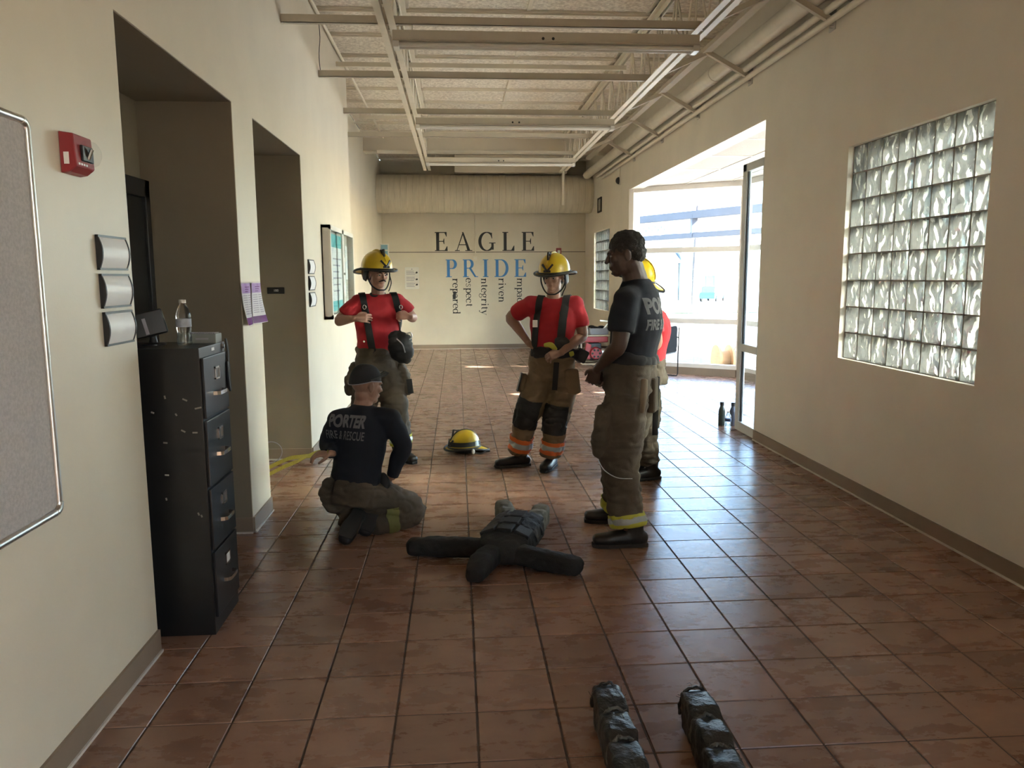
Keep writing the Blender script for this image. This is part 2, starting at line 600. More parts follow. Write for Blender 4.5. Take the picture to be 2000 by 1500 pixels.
# ------------------------------------------------------------------ bar joists
def joist(x, label):
    t = thing('bar_joist', label, 'joist', (x, 5, 3.64), 'roof joists')
    for z, nm, s in ((3.64, 'bottom_chord', 1), (4.235, 'top_chord', -1)):
        c = MB()
        for q in (-1, 1):
            a, b = x + q * 0.014, x + q * 0.068
            c.box(min(a, b), max(a, b), YN, 14.9, z - 0.003, z + 0.003)
            a, b = x + q * 0.014, x + q * 0.020
            c.box(min(a, b), max(a, b), YN, 14.9, min(z, z + s * 0.055), max(z, z + s * 0.055))
        c.build(nm, M_STEEL, t)
    y = 3.4
    k = 0
    while y < 14.8:
        z0, z1 = (3.66, 4.21) if k % 2 == 0 else (4.21, 3.66)
        MB().cyl((x, y, z0), (x, y + 0.30, z1), 0.0105, n=8).build('web_bar', M_STEEL, t, smooth=True)
        if k % 2 == 0:
            MB().cyl((x, y + 0.30, 3.66), (x, y + 0.30, 4.21), 0.0085, n=8).build('web_post', M_STEEL, t, smooth=True)
        y += 0.30
        k += 1
    return t
JL, JR = -0.525, 2.03
joist(JL, 'cream open-web steel joist above the left half of the hall')
joist(JR, 'cream open-web steel joist above the right half of the hall')

# struts across the hall, each a length of channel
STR = [(6.53, XL), (8.19, XL), (9.92, XL), (11.5, XB), (13.05, -1.27)]
names = ['nearest the camera', 'second from the camera', 'third from the camera', 'fourth from the camera', 'farthest from the camera, under the soffit beam']
for (y, xl), nm in zip(STR, names):
    t = thing('cross_strut', 'painted steel channel strut across the ceiling, ' + nm, 'strut', ((xl + JR) / 2, y, 3.68), 'ceiling struts')
    m_ = MB().box(xl + 0.002, JR + 0.05, y - 0.02, y + 0.02, 3.648, 3.653)
    m_.box(xl + 0.002, JR + 0.05, y - 0.02, y - 0.016, 3.648, 3.712).box(xl + 0.002, JR + 0.05, y + 0.016, y + 0.02, 3.648, 3.712)
    m_.build('channel', M_STRUT, t)
    r = y - 0.25
    MB().bar((JR, y, 3.68), (2.52, r, 3.86), 0.03, 0.045).build('link_arm', M_STRUT, t)
for y, nm in ((9.43, 'nearer'), (12.4, 'farther')):
    t = MB().box(XL - 0.1, JR, y - 0.018, y + 0.018, 4.07, 4.12).build('bridging_bar', M_STEEL)
    tag(t, 'cream bridging bar high between the joists, the %s of the two' % nm, 'strut', 'bridging bars')

# fluorescent strips hung below the joists
def fixture(y, zt, ys, label):
    x0, x1 = -0.475, 1.965
    t = thing('fluorescent_fixture', label, 'ceiling light', ((x0 + x1) / 2, y, zt), 'strip lights')
    h = MB()
    h.prism([(y - 0.055, zt - 0.07), (y - 0.055, zt), (y + 0.055, zt), (y + 0.055, zt - 0.07), (y + 0.075, zt - 0.085), (y - 0.075, zt - 0.085)], x0, x1, 'X')
    h.build('housing', M_STRUT, t, bevel=0.003, seg=1)
    for q in (-1, 1):
        tb = MB().cyl((x0 + 0.05, y + q * 0.038, zt - 0.105), (x1 - 0.05, y + q * 0.038, zt - 0.105), 0.017, n=12)
        tb.build('tube', M_WHITE, t, smooth=True)
    for x in (x0, x1):
        s_ = 1 if x == x0 else -1
        MB().box(min(x, x + s_ * 0.05), max(x, x + s_ * 0.05), y - 0.062, y + 0.062, zt - 0.128, zt - 0.075).build('lamp_holder', M_WHITE, t, bevel=0.004, seg=1)
    for x in (x0 + 0.15, x1 - 0.15):
        MB().cyl((x, y, zt - 0.01), (x, ys, 3.652), 0.006, n=6).build('hanger', M_STEEL, t)
    for x in (x0 + 1.18, x0 + 1.26):
        MB().cyl((x, y - 0.056, zt - 0.05), (x, y - 0.052, zt - 0.05), 0.012, n=8).build('knockout', M_DARK, t)
fixture(6.42, 3.565, 6.53, 'unlit twin-tube strip light nearest the camera, grey housing in shadow')
fixture(9.8, 3.577, 9.92, 'unlit twin-tube strip light in the middle of the hall ceiling')
fixture(13.0, 3.588, 13.05, 'unlit twin-tube strip light farthest away, just before the round duct')

# ------------------------------------------------------------------ ducts and pipes
d = MB()
prof, x = [], XB + 0.005
while x < XR - 0.15:
    prof += [(0.408, x), (0.408, x + 0.118), (0.417, x + 0.122), (0.417, x + 0.128)]
    x += 0.132
prof = [(0.0, prof[0][1])] + prof + [(0.40, XR - 0.005), (0.0, XR - 0.004)]
d.lathe(prof, (0, 17.3, 3.46), n=40, axis='X')
duct = d.build('round_duct', M_DUCT, smooth=True, sharp=25)
tag(duct, 'large cream spiral duct running across the back of the hall', 'duct')
t = MB().box(-0.02, 2.4, 16.95, 17.65, 3.88, 4.25).build('supply_box', M_WALL, bevel=0.006, seg=1)
tag(t, 'rectangular sheet-metal box sitting on top of the round duct', 'duct')
t = MB().cyl((2.115, 15.5, 3.06), (2.115, 15.5, 4.27), 0.027, n=10).build('hanger_pipe', M_STEEL, smooth=True)
tag(t, 'thin vertical pipe hanging in front of the round duct', 'pipe')
t = thing('duct_bracket', 'V-shaped steel brace above the right end of the round duct', 'bracket', (2.3, 16.4, 4.0))
MB().bar((2.15, 16.3, 3.92), (2.9, 15.9, 4.22), 0.04, 0.03).build('arm', M_STEEL, t)
MB().bar((2.15, 16.3, 3.92), (1.75, 16.5, 4.22), 0.04, 0.03).build('arm', M_STEEL, t)

def pipe(x, z, r, y0, y1, label, joints=()):
    t = thing('ceiling_pipe', label, 'pipe', (x, y0, z))
    MB().cyl((x, y0, z), (x, y1, z), r, n=20).build('run', M_PIPE, t, smooth=True)
    for y in joints:
        MB().cyl((x, y, z), (x, y + 0.2, z), r * 1.07, n=20).build('coupling', M_PIPE, t, smooth=True)
    return t
pipe(2.83, 3.83, 0.084, YN, 16.95, 'thick cream pipe along the top of the right wall', (8.55, 11.4, 5.0))
pipe(2.918, 3.705, 0.030, YN, 16.2, 'thin cream pipe just under the thick pipe on the right wall')
pipe(2.945, 3.63, 0.026, YN, 15.8, 'lowest thin cream pipe tight against the right wall')
t = MB().box(2.48, 2.56, YN, 15.0, 3.86, 3.905).build('pipe_runner', M_STRUT)
tag(t, 'long steel runner carrying the pipe arms, parallel to the right wall', 'strut')
for y, nm in ((6.21, 'nearest the camera'), (7.93, 'second from the camera'), (9.63, 'third from the camera'), (11.3, 'fourth from the camera'), (13.08, 'farthest from the camera')):
    t = thing('pipe_bracket', 'steel arm holding the wall pipes, ' + nm, 'bracket', (XR, y, 3.66), 'pipe arms')
    MB().bar((2.50, y, 3.885), (XR - 0.004, y, 3.63), 0.042, 0.042).build('arm', M_STRUT, t)
    MB().box(XR - 0.012, XR - 0.001, y - 0.05, y + 0.05, 3.56, 3.72).build('wall_plate', M_ALU, t, bevel=0.002, seg=1)
    MB().cyl((XR - 0.04, y - 0.02, 3.585), (XR - 0.012, y - 0.02, 3.585), 0.012, n=6).build('bolt', M_ALU, t)

# ------------------------------------------------------------------ glass block windows
def block_mesh(bw, bh, bd, n=8):
    m_ = MB()
    rnd = random.Random(3)
    ph = [rnd.uniform(0, 6.28) for _ in range(8)]
    def wav(u, v, k):
        e = min(u, 1 - u, v, 1 - v)
        f = min(1, e / 0.14)
        return 0.0045 * f * (math.sin(9 * u + 5 * v + ph[k]) + math.sin(4 * u - 11 * v + ph[k + 1]) * 0.8)
    for side in (0, 1):
        vs, fs = [], []
        for a in range(n + 1):
            for b in range(n + 1):
                u, v = a / n, b / n
                x = (0 if side == 0 else bd) + wav(u, v, side * 2) * (1 if side == 0 else -1)
                vs.append((x, (u - .5) * bw, (v - .5) * bh))
        for a in range(n):
            for b in range(n):
                q = (a * (n + 1) + b, (a + 1) * (n + 1) + b, (a + 1) * (n + 1) + b + 1, a * (n + 1) + b + 1)
                fs.append(q if side else q[::-1])
        m_.add(vs, fs)
    hw, hh = bw / 2, bh / 2
    m_.add([(0, -hw, -hh), (0, hw, -hh), (0, hw, hh), (0, -hw, hh), (bd, -hw, -hh), (bd, hw, -hh), (bd, hw, hh), (bd, -hw, hh)],
           [(0, 1, 5, 4), (1, 2, 6, 5), (2, 3, 7, 6), (3, 0, 4, 7)])
    return m_

def block_window(name, rect, x, nx, nz):
    y0, y1, z0, z1 = rect
    bw, bh = (y1 - y0) / nx, (z1 - z0) / nz
    fr = MB()
    for i in range(nx + 1):
        y = y0 + i * bw
        fr.box(x - 0.001, x + 0.081, max(y0, y - 0.006), min(y1, y + 0.006), z0, z1)
    for k in range(nz + 1):
        z = z0 + k * bh
        fr.box(x - 0.001, x + 0.081, y0, y1, max(z0, z - 0.005), min(z1, z + 0.005))
    win = struct(fr.build(name, M_MORTAR, fix=False))
    me = None
    for i in range(nx):
        for k in range(nz):
            if me is None:
                o = block_mesh(bw - 0.012, bh - 0.010, 0.08).build('glass_block', M_BLOCK, smooth=True, sharp=50)
                me = o.data
            else:
                o = link('glass_block', me)
            o.location = (x, y0 + (i + .5) * bw, z0 + (k + .5) * bh)
            set_parent(o, win)
    return win
block_window('window_1', W1, XR + 0.045, 8, 8)
block_window('window_2', W2, XR + 0.045, 8, 8)

portal((XR + 0.16, (W1[0] + W1[1]) / 2, (W1[2] + W1[3]) / 2), (0, PI / 2, 0), 1.6, 1.62)
portal((XR + 0.16, (W2[0] + W2[1]) / 2, (W2[2] + W2[3]) / 2), (0, PI / 2, 0), 1.6, 1.7)

# ------------------------------------------------------------------ lobby beyond the opening
def glazed(name, p, q, mull, rails, zt=3.10, curb=0.12):
    p, q = Vector((*p, 0)), Vector((*q, 0))
    win = struct(MB().bar(p + Vector((0, 0, curb / 2)), q + Vector((0, 0, curb / 2)), 0.16, curb).build(name, M_BASE))
    t = (q - p).normalized()
    L = (q - p).length
    zs = [curb] + list(rails) + [zt]
    for z in zs:
        MB().bar(p + Vector((0, 0, z + 0.025)), q + Vector((0, 0, z + 0.025)), 0.11, 0.085).build('rail', M_ALUP, win, bevel=0.003, seg=1)
    for m_ in mull:
        c = p + t * (m_ * L)
        MB().bar(c + Vector((0, 0, curb)), c + Vector((0, 0, zt + 0.05)), 0.085, 0.12, up=t.cross(Vector((0, 0, 1)))).build('mullion', M_ALUP, win, bevel=0.003, seg=1)
    for a, b in zip(mull[:-1], mull[1:]):
        for z0, z1 in zip(zs[:-1], zs[1:]):
            ca, cb = p + t * (a * L + 0.02), p + t * (b * L - 0.02)
            zc = Vector((0, 0, (z0 + z1 + 0.05) / 2))
            MB().bar(ca + zc, cb + zc, 0.008, z1 - z0 - 0.04).build('pane', M_GLASS, win)
    return win
P0, P1, P2, P3 = (XR + 0.06, 13.45), (4.62, 12.37), (5.3, 7.5), (XR + T, 7.4)
glazed('added_light_window', (XR + 0.1, W0[1]), (XR + 0.1, W0[0]), (0.0, 1.0), (0.88, 2.07))  # added glazing out of view, lets daylight onto the near left wall
portal((XR + 0.21, (W0[0] + W0[1]) / 2, 1.6), (0, PI / 2, 0), 2.95, 1.4)
glazed('window_3', P0, P1, (0.0, 1.0), (0.88, 2.07))
glazed('window_4', P1, P2, (0.02, 0.33, 0.66, 1.0), (0.88, 2.07))
glazed('window_6', P2, P3, (0.0, 0.5, 1.0), (0.88, 2.07))
struct(MB().box(5.2, 5.42, 7.38, 7.6, 0, 3.2).build('wall_lobby', M_WALLG))
ang = math.atan2(P1[1] - P0[1], P1[0] - P0[0])
portal(((P0[0] + P1[0]) / 2 + 0.1, (P0[1] + P1[1]) / 2 + 0.15, 1.6), (PI / 2, 0, ang + PI), 1.95, 2.95)
a2 = math.atan2(P2[1] - P1[1], P2[0] - P1[0])
portal(((P1[0] + P2[0]) / 2 + 0.15, (P1[1] + P2[1]) / 2 + 0.02, 1.6), (PI / 2, 0, a2 + PI), 4.8, 2.95)

lob = struct(MB().prism([(XR + 0.05, 7.4), (5.45, 7.4), (4.75, 12.45), (XR + 0.05, 13.65)], 3.19, 3.30).build('ceiling_lobby', M_DARK))
M_ACT = mat('acoustic_tile', (0.66, 0.60, 0.54), 0.9, var=0.12, vscale=60, bump=0.2, bscale=160)
i = 0
for ix in range(4):
    for iy in range(6):
        x0, y0 = XR + T + ix * 0.61, 7.45 + iy * 1.22
        if in_lobby(x0 + 0.05, y0 + 0.3) or in_lobby(x0 + 0.3, y0 + 0.1):
            MB().box(x0 + 0.012, x0 + 0.598, y0 + 0.012, min(y0 + 1.208, 13.5), 3.17, 3.19).build('ceiling_tile', M_ACT, lob)
for ix in range(5):
    x0 = XR + T + ix * 0.61
    MB().box(x0 - 0.012, x0 + 0.012, 7.45, 13.3 - ix * 0.25, 3.162, 3.172).build('grid_bar', M_WHITE, lob)
for iy in range(6):
    y0 = 7.45 + iy * 1.22
    MB().box(XR + T, 5.35 - (y0 - 7.5) * 0.14, y0 - 0.012, y0 + 0.012, 3.162, 3.172).build('grid_bar', M_WHITE, lob)

# glazed side frame standing at the near end of the opening
M_STILE = mat('grey_aluminium_stile', (0.66, 0.68, 0.66), 0.4, 0.0, var=0.05)
win = struct(MB().box(3.0, 3.08, 7.50, 8.10, 0.0, 0.10).build('window_5', M_STILE, bevel=0.004, seg=1))
MB().box(3.0, 3.055, 8.00, 8.10, 0.1, 2.80).build('stile', M_STILE, win, bevel=0.004, seg=1)
MB().box(3.0, 3.055, 7.50, 7.56, 0.1, 2.80).build('stile', M_STILE, win, bevel=0.004, seg=1)
MB().box(3.0, 3.055, 7.50, 8.10, 2.72, 2.80).build('rail', M_STILE, win, bevel=0.004, seg=1)
MB().box(3.0, 3.055, 7.56, 8.02, 0.86, 0.94).build('rail', M_STILE, win, bevel=0.004, seg=1)
MB().box(3.018, 3.034, 7.975, 8.00, 0.1, 2.72).build('gasket', M_BLACKP, win)
for z0, z1 in ((0.1, 0.86), (0.94, 2.72)):
    MB().box(3.022, 3.030, 7.56, 8.00, z0, z1).build('pane', M_GLASS, win)

# black door in the near recess
dr = struct(MB().box(XA, XA + 0.03, 4.04, 4.93, 0.0, 2.14).build('door_1', M_BLACK, bevel=0.003, seg=1))
fr = MB().box(XA, XA + 0.05, 3.97, 4.04, 0, 2.24).box(XA, XA + 0.05, 4.915, 4.98, 0, 2.24).box(XA, XA + 0.05, 3.97, 4.98, 2.14, 2.24)
fr.build('door_frame', M_BLACKP, dr, bevel=0.004, seg=1)
MB().cyl((XA + 0.03, 4.10, 1.0), (XA + 0.08, 4.10, 1.0), 0.012, n=10).cyl((XA + 0.08, 4.09, 1.0), (XA + 0.08, 4.22, 1.0), 0.011, n=10).build('door_handle', M_CHROME, dr, smooth=True)
# ================================================================== outside, seen through the storefront
M_CONC = mat('sunlit_concrete', (0.34, 0.32, 0.285), 0.9, var=0.12, vscale=0.6)
M_ROAD = mat('asphalt', (0.30, 0.30, 0.30), 0.9, var=0.15, vscale=0.5)
M_GRASS = mat('lawn', (0.10, 0.22, 0.09), 0.9, col2=(0.16, 0.26, 0.10), vscale=1.5)
M_SIDING = mat('white_siding', (0.30, 0.34, 0.36), 0.7, var=0.04)
M_ROOF = mat('grey_shingle', (0.34, 0.36, 0.38), 0.85, var=0.2, vscale=2)
M_BEAM = mat('blue_grey_beam', (0.018, 0.023, 0.04), 0.6, var=0.15, vscale=3)
M_SOFFIT = mat('canopy_soffit_white', (0.60, 0.59, 0.57), 0.7, var=0.05)
M_BROWNP = mat('creosote_pole', (0.10, 0.075, 0.075), 0.85, var=0.3, vscale=2)
M_TEAL = mat('galvanised_pole', (0.30, 0.40, 0.42), 0.5, var=0.1)
M_PANE = mat('house_window_pane', (0.07, 0.13, 0.20), 0.15, var=0.2)

def gz(y):
    return -0.04 if y < 22 else (-0.04 - 1.11 * (y - 22) / 68 if y < 90 else -1.15)

def ground(name, x0, x1, ys, dz, m_):
    g = MB()
    for a, b in zip(ys[:-1], ys[1:]):
        g.add([(x0, a, gz(a) + dz), (x1, a, gz(a) + dz), (x1, b, gz(b) + dz), (x0, b, gz(b) + dz)], [(0, 1, 2, 3)])
    return struct(g.build(name, m_))
ground('ground', -80, 160, (-60, 22, 90, 220), -0.10, M_CONC)
ground('lawn', -10, 120, (45, 55), -0.06, M_GRASS)
ground('street', -60, 140, (70, 84), -0.06, M_ROAD)

# entrance canopy: edge beams, a post; boards added to block sun, gaps for streaks
cn = thing('entrance_canopy', 'entrance canopy outside the storefront, dark beams with added white sun-blocking boards', 'canopy', (6, 14, 3.3))
for y0, y1 in ((4.9, 7.99), (8.23, 11.44), (11.75, 13.7)):
    MB().box(5.32 if y0 > 7 and y1 < 12.5 else 3.25, 10.2, y0, y1, 3.34, 3.46).build('sun_block_board', M_SOFFIT, cn)  # boards added to keep direct sun off the lobby floor
MB().box(3.25, 8.3, 11.75, 13.5, 3.34, 3.40).build('sun_block_board', M_SOFFIT, cn)
b0, b1 = Vector((4.55, 21.6, 0)), Vector((8.2, 14.6, 0))
MB().bar(b0 + Vector((0, 0, 3.16)), b1 + Vector((0, 0, 3.16)), 0.18, 0.19).build('edge_beam', M_BEAM, cn, bevel=0.01, seg=1)
MB().bar(b0 + Vector((0, 0, 2.66)), b1 + Vector((0, 0, 2.66)), 0.16, 0.13).build('lower_beam', M_BEAM, cn, bevel=0.01, seg=1)
pm = b0.lerp(b1, 0.36)
MB().box(pm.x - 0.07, pm.x + 0.07, pm.y - 0.07, pm.y + 0.07, 2.6, 3.16).build('hanger_post', M_BEAM, cn)
for q in (0.0, 0.97):
    pm = b0.lerp(b1, q)
    MB().box(pm.x - 0.09, pm.x + 0.09, pm.y - 0.09, pm.y + 0.09, -0.15, 3.16).build('post', M_BEAM, cn)
sg = thing('hanging_sign', 'blue-grey board sign hanging under the canopy beam', 'sign', (5.25, 20.0, 2.9))
pa, pb = b0.lerp(b1, 0.10), b0.lerp(b1, 0.25)
MB().bar(pa + Vector((0, 0, 2.90)), pb + Vector((0, 0, 2.90)), 0.05, 0.22).build('board', mat('sign_board', (0.14, 0.21, 0.26), 0.6, var=0.1), sg, bevel=0.004, seg=1)
for k in range(9):
    c = pa.lerp(pb, 0.1 + 0.1 * k) + Vector((-0.035, -0.02, 2.93 - 0.07 * (k % 2)))
    e = c + (pb - pa) * 0.06
    MB().bar(c, e, 0.006, 0.04).build('lettering', M_WHITE, sg)

# wall added outside to darken what shows through the near block window
gw = thing('added_dark_wall', 'added stone wall darkening the view through the glass block window', 'wall', (9.5, 2, -0.1))
MB().box(9.4, 9.7, -8, 7.2, -0.15, 2.5).build('masonry', mat('olive_stone', (0.30, 0.30, 0.22), 0.9, var=0.35, vscale=3, bump=0.3, bscale=12), gw)
MB().box(9.3, 9.8, -8, 7.2, 2.5, 2.6).build('coping', M_CONC, gw)

# houses across the street
def house(name, label, x0, x1, y0, y1, ze, zr, wins):
    z0 = -1.25
    h = thing(name, label, 'building', ((x0 + x1) / 2, y0, z0))
    MB().box(x0, x1, y0, y1, z0, ze).build('wall', M_SIDING, h)
    ym = (y0 + y1) / 2
    MB().prism([(y0 - 0.4, ze), (ym, zr), (y1 + 0.4, ze)], x0 - 0.3, x1 + 0.3, 'X').build('roof', M_ROOF, h)
    for wx, wz, ww, wh in wins:
        f = MB().box(wx - ww / 2 - 0.08, wx + ww / 2 + 0.08, y0 - 0.06, y0 - 0.01, wz - wh / 2 - 0.08, wz + wh / 2 + 0.08).build('window', M_SIDING, h)
        MB().box(wx - ww / 2, wx + ww / 2, y0 - 0.09, y0 - 0.05, wz - wh / 2, wz + wh / 2).build('pane', M_PANE, f)
        MB().box(wx - ww / 2, wx + ww / 2, y0 - 0.11, y0 - 0.08, wz - 0.04, wz + 0.04).build('sash_bar', M_SIDING, f)
    return h
house('white_house', 'low white house with one tall window, seen through the storefront', 21.0, 26.5, 92, 100, 3.3, 5.2, [(24.9, 1.6, 0.6, 1.35)])
h2 = house('white_house', 'taller white house with upper windows and a dark doorway, beyond the car', 27.2, 36.0, 93, 103, 6.0, 9.0,
           [(28.2, 4.3, 0.5, 0.6), (29.3, 5.1, 0.8, 0.9), (30.9, 5.3, 0.8, 0.9), (33.2, 4.6, 0.5, 0.6)])
MB().box(30.2, 31.3, 92.9, 92.99, -1.2, 1.7).build('doorway', M_PANE, h2)
MB().box(29.4, 33.6, 91.5, 93, 1.9, 2.0).build('porch_roof', M_ROOF, h2)
MB().box(31.7, 31.85, 91.5, 91.65, -1.2, 1.9).build('porch_post', M_SIDING, h2)

# poles by the lawn
p1 = W(1349, 500, 47)
t = MB().cyl((p1.x, 47, gz(47) - 0.1), (p1.x, 47, 4.2), 0.11, 0.09, n=10).build('lamp_post', M_TEAL, smooth=True)
tag(t, 'slim pale metal post left of the dark pole outside', 'post')
p1 = W(1358, 500, 48)
t = thing('utility_pole', 'dark wooden utility pole standing at the lawn outside', 'pole', (p1.x, 48, gz(48)))
MB().cyl((p1.x - 0.12, 48, gz(48) - 0.1), (p1.x + 0.1, 48, 6.0), 0.16, 0.13, n=10).build('shaft', M_BROWNP, t, smooth=True)
MB().cyl((p1.x - 0.5, 47.9, 2.0), (p1.x - 0.5, 47.9, 2.35), 0.12, n=10).build('transformer', M_TEAL, t, smooth=True)

# a parked car
def car(c, ang, label):
    t = thing('parked_car', label, 'car', c)
    M_CAR = mat('dark_teal_car_paint', (0.04, 0.10, 0.13), 0.25, var=0.1)
    R = Matrix.Rotation(ang, 3, 'Z')
    def put(mb, nm, m_, **k):
        mb.v = [tuple(R @ Vector(v) + Vector(c)) for v in mb.v]
        return mb.build(nm, m_, t, **k)
    put(MB().prism([(-2.2, .35), (2.2, .35), (2.25, .8), (1.2, 1.0), (-2.1, 1.05), (-2.25, .7)], -0.88, 0.88, 'Y'), 'body', M_CAR, bevel=0.06)
    put(MB().prism([(-2.0, 1.0), (1.1, 0.98), (0.4, 1.62), (-1.6, 1.66)], -0.76, 0.76, 'Y'), 'cabin', M_PANE, bevel=0.05)
    put(MB().box(-1.5, 0.35, -0.72, 0.72, 1.63, 1.70), 'car_roof', M_CAR, bevel=0.02)
    for x in (-1.4, 1.4):
        for y in (-0.85, 0.85):
            put(MB().cyl((x, y - 0.1, 0.34), (x, y + 0.1, 0.34), 0.34, n=16), 'wheel', M_BLACKP)
pc = W(1392, 578, 86)
car((pc.x, 86, gz(86) - 0.06), math.radians(55), 'dark car parked across the street in front of the houses')

# reel and hoses lying outside against the glass
hr = thing('hose_reel', 'brown drum with loops of pale hose outside the storefront', 'reel', (4.9, 13.9, -0.13))
c0 = Vector((4.78, 13.6, 0.16))
MB().lathe([(0.03, -0.14), (0.27, -0.14), (0.27, -0.10), (0.16, -0.09), (0.16, 0.09), (0.27, 0.10), (0.27, 0.14), (0.03, 0.14)], c0, n=24, axis='X').build('drum', mat('plywood_drum', (0.42, 0.25, 0.12), 0.7, var=0.2), hr, smooth=True)
for k in range(6):
    pts = []
    for a in range(25):
        q = a / 24
        pts.append((c0.x + 0.2 + 0.045 * k + 0.05 * math.sin(5 * q + k), c0.y - 0.1 + 0.3 * (q - .5) * (1 if k % 2 else -1), -0.1 + 0.62 * math.sin(PI * q) * (0.8 + 0.05 * k)))
    MB().tube(pts, 0.014, 8).build('hose_loop', mat('pale_hose', (0.6, 0.6, 0.58), 0.5, var=0.1), hr, smooth=True)

# ================================================================== things on the walls
# bulletin board
t = thing('bulletin_board', 'grey fabric bulletin board in an aluminium frame, cut by the left edge', 'board', (XL, 1.8, 1.5))
y0, y1, z0, z1 = 0.9, 2.605, 0.885, 2.143
MB().box(XL + 0.001, XL + 0.014, y0 + 0.01, y1 - 0.01, z0 + 0.01, z1 - 0.01).build('panel', mat('grey_board_fabric', (0.47, 0.435, 0.41), 0.85, col2=(0.39, 0.36, 0.34), vscale=90, bump=0.2, bscale=300), t)
for (a, b) in (((y0 + 0.03, z0), (y1 - 0.03, z0)), ((y0 + 0.03, z1), (y1 - 0.03, z1)), ((y0, z0 + 0.03), (y0, z1 - 0.03)), ((y1, z0 + 0.03), (y1, z1 - 0.03))):
    MB().cyl((XL + 0.014, a[0], a[1]), (XL + 0.014, b[0], b[1]), 0.013, n=10).build('frame_rail', M_ALU, t, smooth=True)
for cy, cz, a0 in ((y0, z0, 180), (y1, z0, 270), (y1, z1, 0), (y0, z1, 90)):
    ox, oz = (0.03 if cy == y0 else -0.03), (0.03 if cz == z0 else -0.03)
    pts = [(XL + 0.014, cy + ox + 0.03 * math.cos(math.radians(a0 + 15 * k)), cz + oz + 0.03 * math.sin(math.radians(a0 + 15 * k))) for k in range(7)]
    MB().tube(pts, 0.0145, 10).build('corner_cap', M_ALU, t, smooth=True)

# fire alarm strobe
t = thing('fire_alarm', 'red fire alarm with a clear strobe lens on the near left wall', 'alarm', (XL, 2.9, 2.09))
MB().prism([(XL + 0.001, 2.015), (XL + 0.001, 2.155), (XL + 0.05, 2.148), (XL + 0.056, 2.04), (XL + 0.03, 2.02)], 2.83, 2.965, 'Y').build('body', M_RED, t, bevel=0.003, seg=1)
MB().box(XL + 0.015, XL + 0.032, 2.828, 2.832, 2.045, 2.085).build('data_label', M_PLATE, t)
MB().box(XL + 0.05, XL + 0.062, 2.868, 2.95, 2.06, 2.115).build('lamp_base', M_BLACKP, t, bevel=0.003, seg=1)
MB().cyl((XL + 0.06, 2.91, 2.07), (XL + 0.075, 2.91, 2.105), 0.007, n=8).build('flash_tube', M_CHROME, t, smooth=True)
dm = MB().lathe([(0.046, 0.0), (0.046, 0.018), (0.040, 0.034), (0.024, 0.045), (0.0, 0.048)], (XL + 0.052, 2.912, 2.088), n=20, axis='X')
dm.build('lens', mat_glass('strobe_lens', (0.95, 0.95, 0.95), 1.2), t, smooth=True)
for k in range(4):
    MB().box(XL + 0.0545, XL + 0.057, 2.845 + 0.018 * k, 2.855 + 0.018 * k, 2.045, 2.052).build('lettering', M_PLATE, t)

# curved name plates in two columns of three
def plate(y0, y1, zc, label, group):
    t = thing('name_plate', label, 'sign', (XL, (y0 + y1) / 2, zc), group)
    h = 0.062
    prof = [(XL + 0.001, zc - h)] + [(XL + 0.008 + 0.015 * math.sin(PI * k / 10), zc - h + 2 * h * k / 10) for k in range(11)] + [(XL + 0.001, zc + h)]
    MB().prism(prof, y0 + 0.008, y1 - 0.008, 'Y').build('face', M_PLATE, t, smooth=True)
    for a, b in ((y0, y0 + 0.008), (y1 - 0.008, y1)):
        pr = [(XL + 0.001, zc - h - 0.002)] + [(XL + 0.010 + 0.016 * math.sin(PI * k / 10), zc - h - 0.002 + (2 * h + 0.004) * k / 10) for k in range(11)] + [(XL + 0.001, zc + h + 0.002)]
        MB().prism(pr, a, b, 'Y').build('end_cap', M_BLACKP, t)
    for z in (zc - h, zc + h):
        MB().box(XL + 0.001, XL + 0.013, y0, y1, z - 0.004, z + 0.004).build('edge_rail', M_BLACKP, t)
for k, nm in enumerate(('top', 'middle', 'bottom')):
    plate(3.045 + 0.006 * k, 3.295 + 0.006 * k, 1.752 - 0.146 * k, 'silver curved name plate left of the filing cabinet, %s of three' % nm, 'name plates by the cabinet')
    plate(7.21, 7.47, 1.757 - 0.150 * k, 'small white curved name plate left of the notice case, %s of three' % nm, 'name plates by the notice case')

